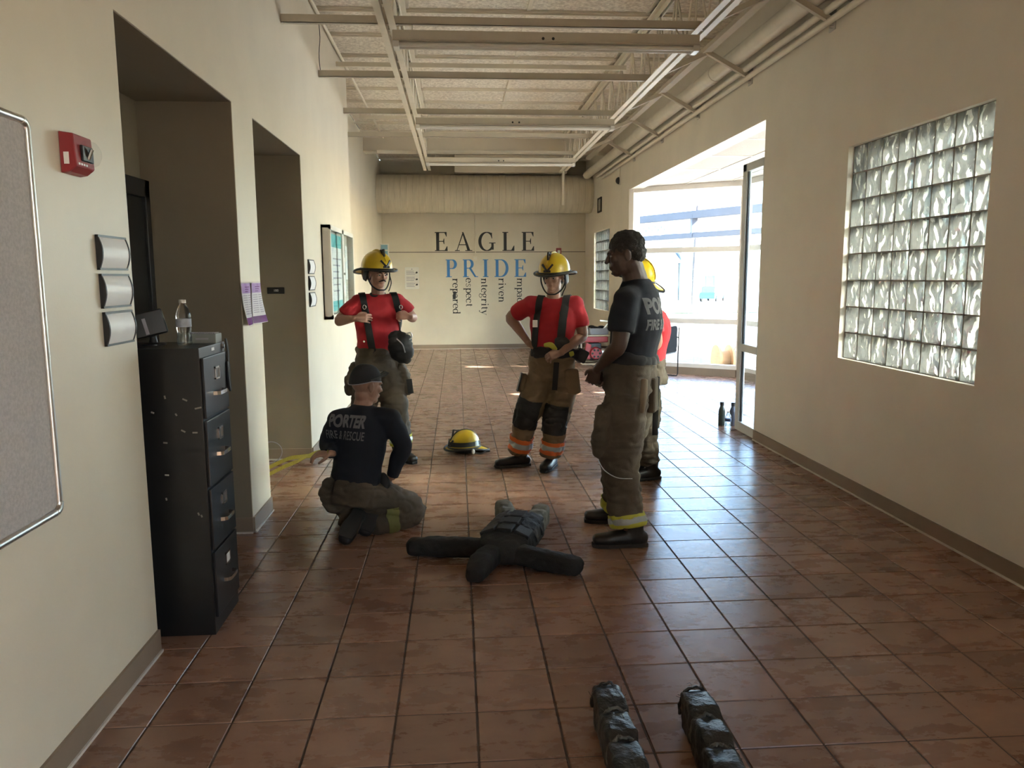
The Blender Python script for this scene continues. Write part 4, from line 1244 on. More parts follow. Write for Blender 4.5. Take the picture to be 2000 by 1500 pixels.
def glyph_shapes(ch):
    """strokes in a unit em: ('s', points, thick, thin) ; x advance returned last"""
    T_, t_ = 0.165, 0.045
    V = lambda x, y0=0.0, y1=1.0, w=T_: ('b', x - w / 2, x + w / 2, y0, y1)
    Hh = lambda x0, x1, y, w=t_: ('b', x0, x1, y - w / 2, y + w / 2)
    def tri(*p): return ('p', p)
    s = []
    if ch == 'E':
        s = [V(.17), Hh(.02, .66, .9825), Hh(.02, .70, .0175), Hh(.2, .50, .51), tri((.66, 1), (.66, .76), (.635, .76), (.54, .97)), tri((.54, .03), (.66, .25), (.69, .25), (.70, 0)), tri((.50, .66), (.53, .66), (.53, .36), (.50, .36), (.455, .51))]
        return s, .78
    if ch == 'L':
        s = [V(.17), Hh(.02, .34, .9825), Hh(.02, .66, .0175), tri((.50, .03), (.64, .28), (.67, .28), (.67, 0))]
        return s, .72
    if ch == 'I':
        return [V(.18), Hh(.02, .34, .9825), Hh(.02, .34, .0175)], .38
    if ch == 'A':
        return [tri((.10, 0), (.06, 0), (.41, 1), (.45, .93)), tri((.37, 1.0), (.45, 1.0), (.82, 0), (.66, 0)), Hh(.20, .64, .33), Hh(-.02, .24, .0175), Hh(.54, .92, .0175)], .92
    if ch == 'P':
        return [V(.17), Hh(.02, .36, .9825), Hh(.02, .36, .0175), ('s', [(.2, .98), (.36, .98)] + arc(.38, .735, .20, .245, 88, -88) + [(.36, .49), (.2, .49)], T_, t_)], .68
    if ch == 'R':
        return [V(.17), Hh(.02, .36, .9825), Hh(.02, .36, .0175), ('s', [(.2, .98), (.36, .98)] + arc(.38, .745, .19, .235, 88, -88) + [(.36, .51), (.2, .51)], T_, t_), tri((.36, .52), (.50, .52), (.80, .02), (.88, 0), (.70, 0)), Hh(.70, .90, .0175)], .86
    if ch == 'D':
        return [V(.17), Hh(.02, .36, .9825), Hh(.02, .36, .0175), ('s', [(.2, .98), (.36, .98)] + arc(.38, .50, .37, .48, 88, -88, 26) + [(.36, .02), (.2, .02)], T_, t_)], .86
    if ch == 'G':
        return [('s', arc(.46, .5, .38, .485, 48, 325, 30), T_, t_), ('b', .70, .83, .06, .42), Hh(.58, .93, .42), tri((.70, .96), (.735, .98), (.75, .66), (.72, .66), (.66, .84))], .95
    # lower case, x height .46, stems .075
    T_, t_ = 0.105, 0.034
    V = lambda x, y0=0.0, y1=.46, w=T_: ('b', x - w / 2, x + w / 2, y0, y1)
    Fo = lambda x, y=0.012, w=.11: ('b', x - w, x + w, y - .012, y + .012)
    fl = lambda x, y=.46: ('p', ((x - .13, y - .05), (x - .02, y + .012), (x + .04, y), (x - .02, y - .06)))
    if ch in 'nmr':
        s = [V(.15), Fo(.15), fl(.15)]
        if ch == 'r':
            return s + [('s', [(.17, .30)] + arc(.33, .30, .14, .145, 165, 55, 10), T_, t_), ('p', tuple(arc(.39, .40, .05, .05, 0, 330, 10)))], .46
        k = 2 if ch == 'm' else 1
        for a in range(k):
            x = .15 + .30 * a
            s += [('s', [(x + .02, .30)] + arc(x + .165, .30, .135, .145, 170, 0, 14) + [(x + .30, .02)], T_, t_), Fo(x + .30)]
        return s, .30 * k + .29
    if ch == 'i':
        return [V(.15), Fo(.15), fl(.15), ('p', tuple(arc(.14, .64, .055, .055, 0, 330, 10)))], .30
    if ch == 't':
        return [('s', [(.16, .58), (.16, .12)] + arc(.24, .12, .08, .10, 180, 300, 8), T_, t_), Hh(.04, .32, .445, .026)], .36
    if ch == 'e':
        return [('s', arc(.24, .235, .185, .22, 0, 315, 26), T_, t_), Hh(.07, .42, .262, .026)], .48
    if ch == 'c':
        return [('s', arc(.24, .235, .185, .22, 45, 315, 22), T_, t_), ('p', tuple(arc(.37, .36, .05, .05, 0, 330, 10)))], .46
    if ch == 's':
        return [('s', [(.32, .36), (.28, .42), (.2, .445), (.12, .41), (.10, .34), (.16, .27), (.27, .21), (.33, .14), (.30, .05), (.2, .012), (.1, .04), (.06, .12)], .055, t_)], .42
    if ch == 'a':
        return [('s', [(.08, .35), (.13, .43), (.22, .45), (.30, .40), (.32, .32), (.32, .08), (.36, .02), (.42, .04)], T_ * .9, t_), ('s', arc(.20, .14, .15, .135, 70, 330, 18), T_ * .7, t_)], .46
    if ch == 'd':
        return [('s', arc(.23, .23, .175, .22, 20, 340, 26), T_, t_), V(.40, 0, .72), fl(.40, .72), ('b', .40, .50, 0, .024)], .52
    if ch == 'p':
        return [V(.14, -.24, .46), Fo(.14, -.228), fl(.14), ('s', arc(.31, .23, .175, .22, 160, -160, 26), T_, t_)], .54
    if ch == 'g':
        return [('s', arc(.22, .31, .145, .145, 0, 360, 24), T_ * .85, t_), ('s', [(.13, .18), (.10, .12), (.16, .07), (.32, .05), (.40, -.02), (.38, -.14), (.24, -.215), (.1, -.18), (.05, -.10), (.10, .0), (.18, .05)], .06, t_), Hh(.34, .46, .43, .05)], .48
    if ch == 'v' or ch == 'y':
        s = [('p', ((.02, .46), (.14, .46), (.28, .10), (.25, 0), (.21, 0))), ('p', ((.25, 0), (.40, .46), (.44, .46), (.28, .02))), ('b', 0, .18, .436, .46), ('b', .34, .50, .436, .46)]
        if ch == 'y':
            s += [('s', [(.26, .06), (.21, -.10), (.15, -.20), (.07, -.22)], .045, .03), ('p', tuple(arc(.07, -.18, .045, .045, 0, 330, 10)))]
        return s, .50
    return [], .4

def glyph(ch, size, origin, right, up, m_, parent, sx=1.0):
    shp, adv = glyph_shapes(ch)
    r, u = Vector(right), Vector(up)
    nrm = r.cross(u)
    g = MB()
    for k, s in enumerate(shp):
        if s[0] == 'b':
            poly, faces = [(s[1], s[3]), (s[2], s[3]), (s[2], s[4]), (s[1], s[4])], [(0, 1, 2, 3)]
        elif s[0] == 'p':
            poly, faces = list(s[1]), [tuple(range(len(s[1])))]
        else:
            T_, t_ = s[2], s[3]
            poly, faces = ribbon(s[1], lambda dx, dy: t_ + (T_ - t_) * abs(dy) ** 1.3)
        off = 0.0016 + 0.00012 * k
        g.add([Vector(origin) + r * (a * size * sx) + u * (b * size) + nrm * off for a, b in poly], faces)
        g.add([Vector(origin) + r * (a * size * sx) + u * (b * size) + nrm * (off - 0.0012) for a, b in poly], [f[::-1] for f in faces])
    g.build('letter', m_, parent, fix=False)
    return adv * size * sx

yw = YB - 0.0005
def fit_word(word, size, x0, x1, z, m_, parent):
    adv = [glyph_shapes(c)[1] * size for c in word]
    gap = (x1 - x0 - sum(adv)) / (len(word) - 1)
    x = x0
    xs = []
    for c, a in zip(word, adv):
        glyph(c, size, (x, yw, z), (1, 0, 0), (0, 0, 1), m_, parent)
        xs.append(x)
        x += a + gap
    return xs
t = thing('painted_word', 'black painted word EAGLE in tall serif capitals on the back wall', 'lettering', (0.65, YB, 2.26))
fit_word('EAGLE', 0.425, -0.505, 1.825, 2.262, M_INK, t)
t = thing('painted_word', 'blue painted word PRIDE in serif capitals under the black word', 'lettering', (0.65, YB, 1.66))
fit_word('PRIDE', 0.40, -0.265, 1.635, 1.665, M_BLUE, t)
xs = [890, 916, 946, 980, 1016]
nm = {'repared': 'leftmost vertical word repared', 'espect': 'second vertical word espect', 'ntegrity': 'middle and longest vertical word ntegrity',
      'riven': 'short fourth vertical word riven', 'mpact': 'last vertical word mpact'}
for word, sx in zip(('repared', 'espect', 'ntegrity', 'riven', 'mpact'), xs):
    p = W(sx, 545, YB)
    t = thing('painted_word', 'black painted %s reading downward below the blue letters' % nm[word], 'lettering', (p.x, YB, 1.2))
    z = 1.645
    for c in word:
        z -= glyph(c, 0.245, (p.x - 0.075, yw, z), (0, 0, -1), (1, 0, 0), M_INK, t)
# ================================================================== people: helpers
ZUP = Vector((0, 0, 1))

def catmull(vals, sub):
    out = []
    n = len(vals)
    for i in range(n - 1):
        p0, p1, p2, p3 = vals[max(i - 1, 0)], vals[i], vals[i + 1], vals[min(i + 2, n - 1)]
        for k in range(sub):
            t = k / sub
            out.append(0.5 * ((2 * p1) + (p2 - p0) * t + (2 * p0 - 5 * p1 + 4 * p2 - p3) * t * t + (3 * p1 - p0 - 3 * p2 + p3) * t ** 3))
    out.append(vals[-1])
    return out

def loft(mb, secs, ref=(1, 0, 0), n=18, sub=4, sq=2.0, flat=False):
    """smooth limb: secs = [(point, half width along ref, half depth)], rounded ends"""
    P = catmull([Vector(s[0]) for s in secs], sub)
    A = catmull([np.array(s[1:3], float) for s in secs], sub)
    rings = []
    m = len(P)
    ref = Vector(ref)
    for i in range(m):
        t = (P[min(i + 1, m - 1)] - P[max(i - 1, 0)]).normalized()
        u = ref - t * ref.dot(t)
        if u.length < 1e-3:
            u = t.orthogonal()
        u.normalize()
        rings.append((P[i], t, u, t.cross(u), A[i][0], A[i][1]))
    def cap(r, sgn):
        c, t, u, v, a, b = r
        out = []
        h = min(a, b) * (0.15 if flat else 0.9)
        for k in (1, 2, 3):
            an = PI / 2 * k / 4
            out.append((c + t * (sgn * h * math.sin(an)), t, u, v, a * math.cos(an), b * math.cos(an)))
        return out
    allr = cap(rings[0], -1)[::-1] + rings + cap(rings[-1], 1)
    vs, fs = [], []
    for c, t, u, v, a, b in allr:
        for k in range(n):
            an = 2 * PI * k / n
            ca, sa = math.cos(an), math.sin(an)
            ca = math.copysign(abs(ca) ** (2 / sq), ca)
            sa = math.copysign(abs(sa) ** (2 / sq), sa)
            vs.append(c + u * (a * ca) + v * (b * sa))
    R_ = len(allr)
    for i in range(R_ - 1):
        for k in range(n):
            fs.append((i * n + k, i * n + (k + 1) % n, (i + 1) * n + (k + 1) % n, (i + 1) * n + k))
    fs.append(tuple(range(n - 1, -1, -1)))
    fs.append(tuple(range((R_ - 1) * n, R_ * n)))
    mb.add(vs, fs)

def ell(mb, c, rx, ry, rz, X=(1, 0, 0), Y=(0, 1, 0), Z=(0, 0, 1), n=18, m=12):
    X, Y, Z, c = Vector(X), Vector(Y), Vector(Z), Vector(c)
    vs, fs = [], []
    for i in range(1, m):
        th = PI * i / m
        for k in range(n):
            a = 2 * PI * k / n
            vs.append(c + X * (rx * math.sin(th) * math.cos(a)) + Y * (ry * math.sin(th) * math.sin(a)) + Z * (rz * math.cos(th)))
    top, bot = len(vs), len(vs) + 1
    vs += [c + Z * rz, c - Z * rz]
    for i in range(m - 2):
        for k in range(n):
            fs.append((i * n + k, (i + 1) * n + k, (i + 1) * n + (k + 1) % n, i * n + (k + 1) % n))
    for k in range(n):
        fs.append((top, k, (k + 1) % n))
        fs.append((bot, (m - 2) * n + (k + 1) % n, (m - 2) * n + k))
    mb.add(vs, fs)

def remeshed(mb, name, m_, parent, voxel=0.01, smooth=4, fold=None):
    """fuse overlapping solids into one continuous surface"""
    me = bpy.data.meshes.new(name)
    me.from_pydata([tuple(v) for v in mb.v], [], mb.f)
    bm = bmesh.new(); bm.from_mesh(me)
    bmesh.ops.recalc_face_normals(bm, faces=bm.faces)
    bm.to_mesh(me); bm.free()
    o = bpy.data.objects.new(name, me)
    C.objects.link(o)
    r = o.modifiers.new('r', 'REMESH'); r.mode = 'VOXEL'; r.voxel_size = voxel
    s_ = o.modifiers.new('s', 'SMOOTH'); s_.factor = 0.5; s_.iterations = smooth
    dg = bpy.context.evaluated_depsgraph_get()
    out = bpy.data.meshes.new_from_object(o.evaluated_get(dg))
    bpy.data.objects.remove(o, do_unlink=True)
    out.name = name
    if fold:
        nv = len(out.vertices)
        no = np.zeros(nv * 3); out.vertices.foreach_get('normal', no)
        co = np.zeros(nv * 3); out.vertices.foreach_get('co', co)
        no, co = no.reshape(-1, 3), co.reshape(-1, 3)
        d = np.array([fold(p) for p in co])
        co += no * d[:, None]
        out.vertices.foreach_set('co', co.ravel())
    out.materials.clear()
    out.materials.append(m_)
    out.polygons.foreach_set('use_smooth', [True] * len(out.polygons))
    return link(name, out, parent)

def patch(src, planes, name, m_, parent, off=0.004, th=0.004):
    """cut a piece out of a garment's surface and lift it: bands, patches, straps"""
    bm = bmesh.new()
    bm.from_mesh(src.data)
    for co, no in planes:
        g = bm.verts[:] + bm.edges[:] + bm.faces[:]
        bmesh.ops.bisect_plane(bm, geom=g, plane_co=Vector(co), plane_no=Vector(no), clear_outer=True)
    if not bm.faces:
        bm.free()
        return None
    bm.normal_update()
    for v in bm.verts:
        v.co += v.normal * off
    bmesh.ops.solidify(bm, geom=bm.faces[:], thickness=-th)
    me = bpy.data.meshes.new(name)
    bm.to_mesh(me); bm.free()
    me.materials.clear()
    me.materials.append(m_)
    o = link(name, me)
    o.location = world_loc(src)
    me.polygons.foreach_set('use_smooth', [True] * len(me.polygons))
    me.set_sharp_from_angle(angle=math.radians(50))
    set_parent(o, parent)
    return o

def world_loc(o):
    t = Vector((0, 0, 0))
    while o is not None:
        t += o.location
        o = o.parent
    return t

def nz(p, fx, fy, fzq, seed=0.0):
    return noise.noise(Vector((p[0] * fx + seed, p[1] * fy + seed * 1.7, p[2] * fzq)))

def fold_heavy(p):
    r = nz(p, 8, 8, 15, 11)
    return 0.012 * nz(p, 6, 6, 8, 3) + 0.009 * nz(p, 11, 11, 20, 8) + 0.003 * nz(p, 34, 34, 44, 1) - 0.010 * max(0, 0.22 - abs(r)) / 0.22

def fold_light(p):
    return 0.005 * nz(p, 8, 8, 6, 5) + 0.004 * nz(p, 14, 14, 20, 2)

def hand(mb, wrist, d, palm, thumb, curl=(40, 45, 30), s=1.0, spread=4.0, thumb_in=0.4):
    """palm, four unequal fingers bent at the knuckles, thumb leaving the side of the palm"""
    d, palm, thumb = Vector(d).normalized(), Vector(palm), Vector(thumb)
    palm = (palm - d * palm.dot(d)).normalized()
    thumb = (thumb - d * thumb.dot(d) - palm * thumb.dot(palm)).normalized()
    w = Vector(wrist)
    loft(mb, [(w - d * .02 * s, .027 * s, .021 * s), (w + d * .015 * s, .031 * s, .019 * s), (w + d * .05 * s, .041 * s, .017 * s), (w + d * .086 * s, .041 * s, .0135 * s)], ref=thumb, n=14)
    for k, (o_, L) in enumerate(((.031, .073), (.0105, .082), (-.0105, .077), (-.031, .060))):
        p = w + d * (.083 - (.008 if k == 3 else 0)) * s + thumb * (o_ * s)
        a = 0.0
        pts = [(p - d * .012 * s, .0095 * s, .0095 * s), (p, .0094 * s, .0094 * s)]
        sp = thumb * math.tan(math.radians(spread * (1.5 - k)))
        for c_, f in zip(curl, (.44, .31, .25)):
            a += math.radians(c_)
            q = (d * math.cos(a) + palm * math.sin(a) + sp * max(0, math.cos(a)))
            p = p + q * (L * f * s)
            pts.append((p, (.0088 - .0012 * len(pts) * .25) * s, .0084 * s))
        loft(mb, pts, ref=thumb, n=10, sub=3)
    p = w + d * .022 * s + thumb * .026 * s
    q1 = (thumb * .8 + d * .65 + palm * thumb_in).normalized()
    q2 = (thumb * .25 + d * .9 + palm * (thumb_in + .25)).normalized()
    q3 = (d * .95 + palm * (thumb_in + .35)).normalized()
    pts = [(p - q1 * .015 * s, .014 * s, .014 * s), (p + q1 * .028 * s, .0125 * s, .0125 * s), (p + q1 * .028 * s + q2 * .032 * s, .0108 * s, .0108 * s), (p + q1 * .028 * s + q2 * .032 * s + q3 * .024 * s, .0095 * s, .009 * s)]
    loft(mb, pts, ref=palm, n=10, sub=3)

def axes(f):
    """facing -> (left, forward, up) frame of a head or helmet"""
    f = Vector(f).normalized()
    l = ZUP.cross(f).normalized()
    return l, f, f.cross(l)

def head_parts(mb, c, f, s=1.0):
    l, f, u = axes(f)
    c = Vector(c)
    Q = lambda x, y, z: c + l * (x * s) + f * (y * s) + u * (z * s)
    E_ = lambda p, a, b, h: ell(mb, Q(*p), a * s, b * s, h * s, l, f, u)
    E_((0, -.014, .030), .077, .096, .092)
    E_((0, .020, -.030), .064, .072, .085)
    E_((0, .058, -.092), .034, .030, .026)
    E_((0, .015, -.080), .055, .058, .036)
    E_((0, .080, .018), .055, .018, .014)             # brow
    for q in (-1, 1):
        E_((q * .036, .066, -.022), .024, .024, .024)  # cheek
        E_((q * .079, -.008, -.012), .010, .020, .032) # ear
    loft(mb, [(Q(0, .086, .012), .008 * s, .010 * s), (Q(0, .100, -.012), .011 * s, .011 * s), (Q(0, .109, -.030), .016 * s, .012 * s)], ref=l, n=10)
    E_((0, .088, -.060), .024, .013, .008)
    E_((0, .086, -.071), .021, .012, .008)

M_EYE = mat('eye_dark', (0.03, 0.025, 0.02), 0.2, var=0.1)
M_WHITEY = mat('eye_white', (0.30, 0.28, 0.26), 0.4, var=0.05)

def face_bits(root, c, f, s, hair_m, moustache=False, brows=True):
    l, f, u = axes(f)
    c = Vector(c)
    Q = lambda x, y, z: c + l * (x * s) + f * (y * s) + u * (z * s)
    for q in (-1, 1):
        e = MB(); ell(e, Q(q * .031, .0805, -.004), .0135 * s, .009 * s, .008 * s, l, f, u, 12, 8)
        eo = e.build('eye', M_WHITEY, root, smooth=True)
        e = MB(); ell(e, Q(q * .031, .0885, -.004), .006 * s, .003 * s, .006 * s, l, f, u, 10, 6)
        e.build('iris', M_EYE, eo, smooth=True)
        if brows:
            e = MB(); loft(e, [(Q(q * .012, .097, .012), .004 * s, .003 * s), (Q(q * .032, .094, .019), .005 * s, .003 * s), (Q(q * .054, .078, .013), .003 * s, .003 * s)], ref=u, n=8)
            e.build('eyebrow', hair_m, root, smooth=True)
    if moustache:
        e = MB(); loft(e, [(Q(-.034, .082, -.060), .004 * s, .005 * s), (Q(-.015, .099, -.050), .008 * s, .006 * s), (Q(0, .103, -.047), .008 * s, .006 * s), (Q(.015, .099, -.050), .008 * s, .006 * s), (Q(.034, .082, -.060), .004 * s, .005 * s)], ref=u, n=8)
        e.build('moustache', hair_m, root, smooth=True)

# ------------------------------------------------------------------ fire helmet
M_HYEL = mat('helmet_yellow', (0.62, 0.42, 0.015), 0.28, var=0.12, vscale=9)
M_RUB = mat('black_rubber_trim', (0.014, 0.014, 0.014), 0.55, var=0.2)
M_REFL = mat('grey_reflective_tape', (0.40, 0.44, 0.45), 0.35, 0.2, var=0.08)
M_STRAP = mat('black_webbing', (0.014, 0.015, 0.017), 0.75, var=0.2, bump=0.1, bscale=200)
M_LEATHER = mat('tan_liner', (0.42, 0.26, 0.16), 0.7, var=0.15)

def fire_helmet(root, c, f, tilt=0.0, band=False, flaps=True, straps=True, s=1.0):
    """parts are children of root; c = middle of the brim, f = direction of its front"""
    l, f, u = axes(f)
    if tilt:
        m_ = Matrix.Rotation(tilt, 3, l)
        f, u = m_ @ f, m_ @ u
    c = Vector(c)
    Q = lambda x, y, z: c + l * (x * s) + f * (y * s) + u * (z * s)
    RX, RY, RZ = .130, .155, .156
    d = MB()
    n, m = 36, 12
    vs, fs = [], []
    for i in range(m + 1):
        th = PI / 2 * i / m
        for k in range(n):
            a = 2 * PI * k / n
            rib = 1 + 0.022 * max(0, math.cos(6 * a)) ** 6 * min(1, math.sin(th) * 1.5)
            vs.append(Q(RX * math.sin(th) * math.cos(a) * rib, RY * math.sin(th) * math.sin(a) * rib, RZ * math.cos(th) ** 0.92 if i < m else 0.0))
    for i in range(m):
        for k in range(n):
            fs.append((i * n + k, (i + 1) * n + k, (i + 1) * n + (k + 1) % n, i * n + (k + 1) % n))
    d.add(vs, fs)
    shell = d.build('helmet_shell', M_HYEL, root, smooth=True, sharp=70)
    # brim: short in front, long behind, turned up at the sides
    def rim(a, k):
        x, y = math.cos(a), math.sin(a)
        back = max(0, -y)
        ro = 0.040 + 0.052 * back ** 1.6
        r = k * ro
        return Q((RX + r * .85) * x, (RY + r) * y, -0.012 - 0.035 * k * back ** 1.5 + 0.012 * k * x * x - 0.004 * k)
    b = MB()
    n = 48
    vs, fs = [], []
    K = (0.0, 0.35, 0.7, 1.0)
    for dz in (0.0, -0.006):
        for k in K:
            for i in range(n):
                vs.append(rim(2 * PI * i / n, k) + u * (dz * s))
    st = n * len(K)
    for lay in (0, 1):
        for q in range(len(K) - 1):
            for i in range(n):
                f_ = (lay * st + q * n + i, lay * st + (q + 1) * n + i, lay * st + (q + 1) * n + (i + 1) % n, lay * st + q * n + (i + 1) % n)
                fs.append(f_ if lay == 0 else f_[::-1])
    for i in range(n):
        j = (i + 1) % n
        fs.append(((len(K) - 1) * n + i, st + (len(K) - 1) * n + i, st + (len(K) - 1) * n + j, (len(K) - 1) * n + j))
    b.add(vs, fs)
    b.build('helmet_brim', M_HYEL, root, smooth=True)
    MB().tube([rim(2 * PI * i / n, 1.0) - u * .003 * s for i in range(n)], 0.0105 * s, 8, closed=True).build('brim_trim', M_RUB, root, smooth=True)
    MB().tube([Q((RX + .004) * math.cos(2 * PI * i / n), (RY + .004) * math.sin(2 * PI * i / n), -.004) for i in range(n)], 0.008 * s, 8, closed=True).build('band_trim', M_RUB, root, smooth=True)
    lin = MB(); ell(lin, Q(0, 0, -.005), .106 * s, .132 * s, .028 * s, l, f, u)
    lin.build('liner', M_RUB, root, smooth=True)
    # front holder: crossed black bars, and the finial on the crest
    fb = MB()
    fb.bar(Q(-.048, .137, .072), Q(.004, .158, .012), .010 * s, .016 * s, up=u)
    fb.bar(Q(.048, .137, .072), Q(-.004, .158, .012), .010 * s, .016 * s, up=u)
    fb.bar(Q(-.03, .155, .016), Q(.03, .155, .016), .010 * s, .018 * s, up=u)
    fb.build('front_bracket', M_RUB, root)
    fin = MB()
    fin.bar(Q(0, .118, .108), Q(0, .060, .160), .014 * s, .010 * s, up=u)
    fin.bar(Q(0, .122, .104), Q(0, .112, .168), .012 * s, .014 * s, up=f)
    fin.bar(Q(0, .112, .166), Q(0, .072, .152), .010 * s, .010 * s, up=u)
    fin.build('finial', M_RUB, root)
    ridge = [Q(0, RY * math.sin(t) * 1.03, RZ * math.cos(t) * 1.03) for t in [(-1.45 + 2.6 * k / 20) for k in range(21)]]
    MB().tube(ridge, 0.006 * s, 8).build('crest', M_HYEL if not band else M_RUB, shell, smooth=True)
    if band:
        bd = MB()
        n = 48
        vs, fs = [], []
        for z, g in ((.012, 1.01), (.055, .965)):
            for i in range(n):
                a = 2 * PI * i / n
                vs.append(Q(RX * g * math.cos(a) * 1.03, RY * g * math.sin(a) * 1.03, z))
        fs = [(i, (i + 1) % n, n + (i + 1) % n, n + i) for i in range(n)]
        bd.add(vs, fs)
        bd.build('goggle_band', M_STRAP, root, smooth=True)
        for a0 in (3.3, 5.6, 1.9):
            vs = []
            for z, g in ((.010, 1.02), (.060, .97)):
                for k in range(5):
                    a = a0 + 0.085 * k
                    vs.append(Q(RX * g * math.cos(a) * 1.045, RY * g * math.sin(a) * 1.045, z))
            MB().add(vs, [(k, k + 1, 6 + k, 5 + k) for k in range(4)]).build('reflective_tab', M_REFL, root)
    if flaps:
        for q in (-1, 1):
            fl = MB()
            loft(fl, [(Q(q * .098, -.01, -.005), .045 * s, .006 * s), (Q(q * .100, -.025, -.06), .040 * s, .006 * s), (Q(q * .098, -.04, -.105), .028 * s, .005 * s)], ref=f, n=10, sq=3)
            fl.build('ear_flap', M_RUB, root, smooth=True)
        fl = MB()
        loft(fl, [(Q(0, -.118, -.01), .085 * s, .006 * s), (Q(0, -.122, -.06), .08 * s, .006 * s), (Q(0, -.120, -.105), .065 * s, .005 * s)], ref=l, n=14, sq=3)
        fl.build('neck_flap', M_LEATHER, root, smooth=True)
    if straps:
        pts = [Q(-.108, .03, -.01), Q(-.112, .035, -.08), Q(-.085, .05, -.145), Q(-.04, .075, -.182), Q(0, .082, -.186), Q(.04, .075, -.182), Q(.085, .05, -.145), Q(.112, .035, -.08), Q(.108, .03, -.01)]
        sm = catmull(pts, 5)
        MB().tube(sm, 0.0065 * s, 8).build('chin_strap', M_STRAP, root, smooth=True)
        MB().tube(catmull([Q(.105, .04, -.05), Q(.118, .05, -.12), Q(.10, .06, -.165), Q(.085, .06, -.20)], 5), 0.005 * s, 6).build('strap_tail', M_STRAP, root, smooth=True)
    return l, f, u

# ------------------------------------------------------------------ materials of people
M_SKINL = mat('light_skin', (0.44, 0.245, 0.175), 0.5, var=0.10, vscale=20)
M_SKINM = mat('tan_skin', (0.33, 0.185, 0.125), 0.5, var=0.10, vscale=20)
M_SKIND = mat('brown_skin', (0.072, 0.041, 0.029), 0.45, var=0.12, vscale=20)
M_HAIRD = mat('dark_hair', (0.018, 0.014, 0.012), 0.7, var=0.3, vscale=60, bump=0.6, bscale=140)
M_HAIRB = mat('brown_hair', (0.06, 0.032, 0.02), 0.7, var=0.3, vscale=60, bump=0.5, bscale=140)
M_SHIRTR = mat('red_tshirt', (0.44, 0.016, 0.026), 0.85, var=0.12, vscale=10, bump=0.15, bscale=260)
M_SHIRTN = mat('navy_shirt', (0.008, 0.011, 0.020), 0.85, var=0.15, vscale=10, bump=0.15, bscale=260)
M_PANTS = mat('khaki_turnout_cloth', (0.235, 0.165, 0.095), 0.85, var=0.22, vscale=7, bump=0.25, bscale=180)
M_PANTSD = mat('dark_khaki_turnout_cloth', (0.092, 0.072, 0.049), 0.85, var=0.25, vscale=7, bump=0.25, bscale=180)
M_PATCH = mat('black_knee_leather', (0.018, 0.018, 0.018), 0.6, var=0.25, vscale=20, bump=0.1)
M_ORANGE = mat('orange_reflective', (0.75, 0.16, 0.03), 0.5, var=0.08)
M_LIME = mat('lime_reflective', (0.52, 0.52, 0.06), 0.5, var=0.08)
M_BOOT = mat('black_boot_leather', (0.016, 0.015, 0.015), 0.4, var=0.25, vscale=15, bump=0.1, bscale=90)
M_SOLE = mat('boot_sole', (0.025, 0.024, 0.023), 0.8, var=0.2)
M_PRINT = mat('grey_shirt_print', (0.16, 0.16, 0.165), 0.8, var=0.12, vscale=40)
M_TAN = mat('tan_glove', (0.20, 0.155, 0.105), 0.8, var=0.2)

def boot(root, ank, d, heel_up=0.0, s=1.0, shaft=0.16, zfloor=0.0):
    """boot standing under the ankle, pointing along d"""
    d = Vector((d[0], d[1], 0)).normalized()
    l = ZUP.cross(d)
    a = Vector((ank[0], ank[1], zfloor))
    b = MB()
    Q = lambda x, y, z: a + l * (x * s) + d * (y * s) + ZUP * (z * s)
    loft(b, [(Q(0, -.085, .05), .034 * s, .040 * s), (Q(0, -.04, .055), .041 * s, .046 * s), (Q(0, .05, .052), .046 * s, .042 * s), (Q(0, .13, .045), .052 * s, .035 * s), (Q(0, .185, .042), .044 * s, .031 * s)], ref=l, n=18, sq=2.5)
    loft(b, [(Q(0, -.035, .06), .046 * s, .056 * s), (Q(0, -.03, .11), .047 * s, .057 * s), (Q(0, -.03, shaft), .055 * s, .062 * s)], ref=l, n=18)
    bo = remeshed(b, 'boot', M_BOOT, root, 0.008, 4)
    so = MB()
    out = [(-.044, .18), (-.052, .12), (-.045, .03), (-.042, -.07), (-.028, -.112), (.028, -.112), (.042, -.07), (.045, .03), (.052, .12), (.044, .18), (.024, .213), (-.024, .213)]
    so.v = [tuple(Q(x, y, z)) for z in (0.001, .024) for x, y in out]
    n = len(out)
    so.f = [tuple(range(n - 1, -1, -1)), tuple(range(n, 2 * n))] + [(i, (i + 1) % n, n + (i + 1) % n, n + i) for i in range(n)]
    so.mi = [0] * len(so.f)
    so.build('sole', M_SOLE, bo, bevel=0.003, seg=1)
    return bo

def bag_part(root, c, X, Y, w, d, h, name, m_, r=0.03):
    X, Y = Vector(X).normalized(), Vector(Y).normalized()
    Z = X.cross(Y)
    c = Vector(c)
    b = MB().box(-w / 2, w / 2, -d / 2, d / 2, -h / 2, h / 2)
    b.v = [tuple(c + X * v[0] + Y * v[1] + Z * v[2]) for v in b.v]
    return b.build(name, m_, root, bevel=r, seg=3, smooth=True)

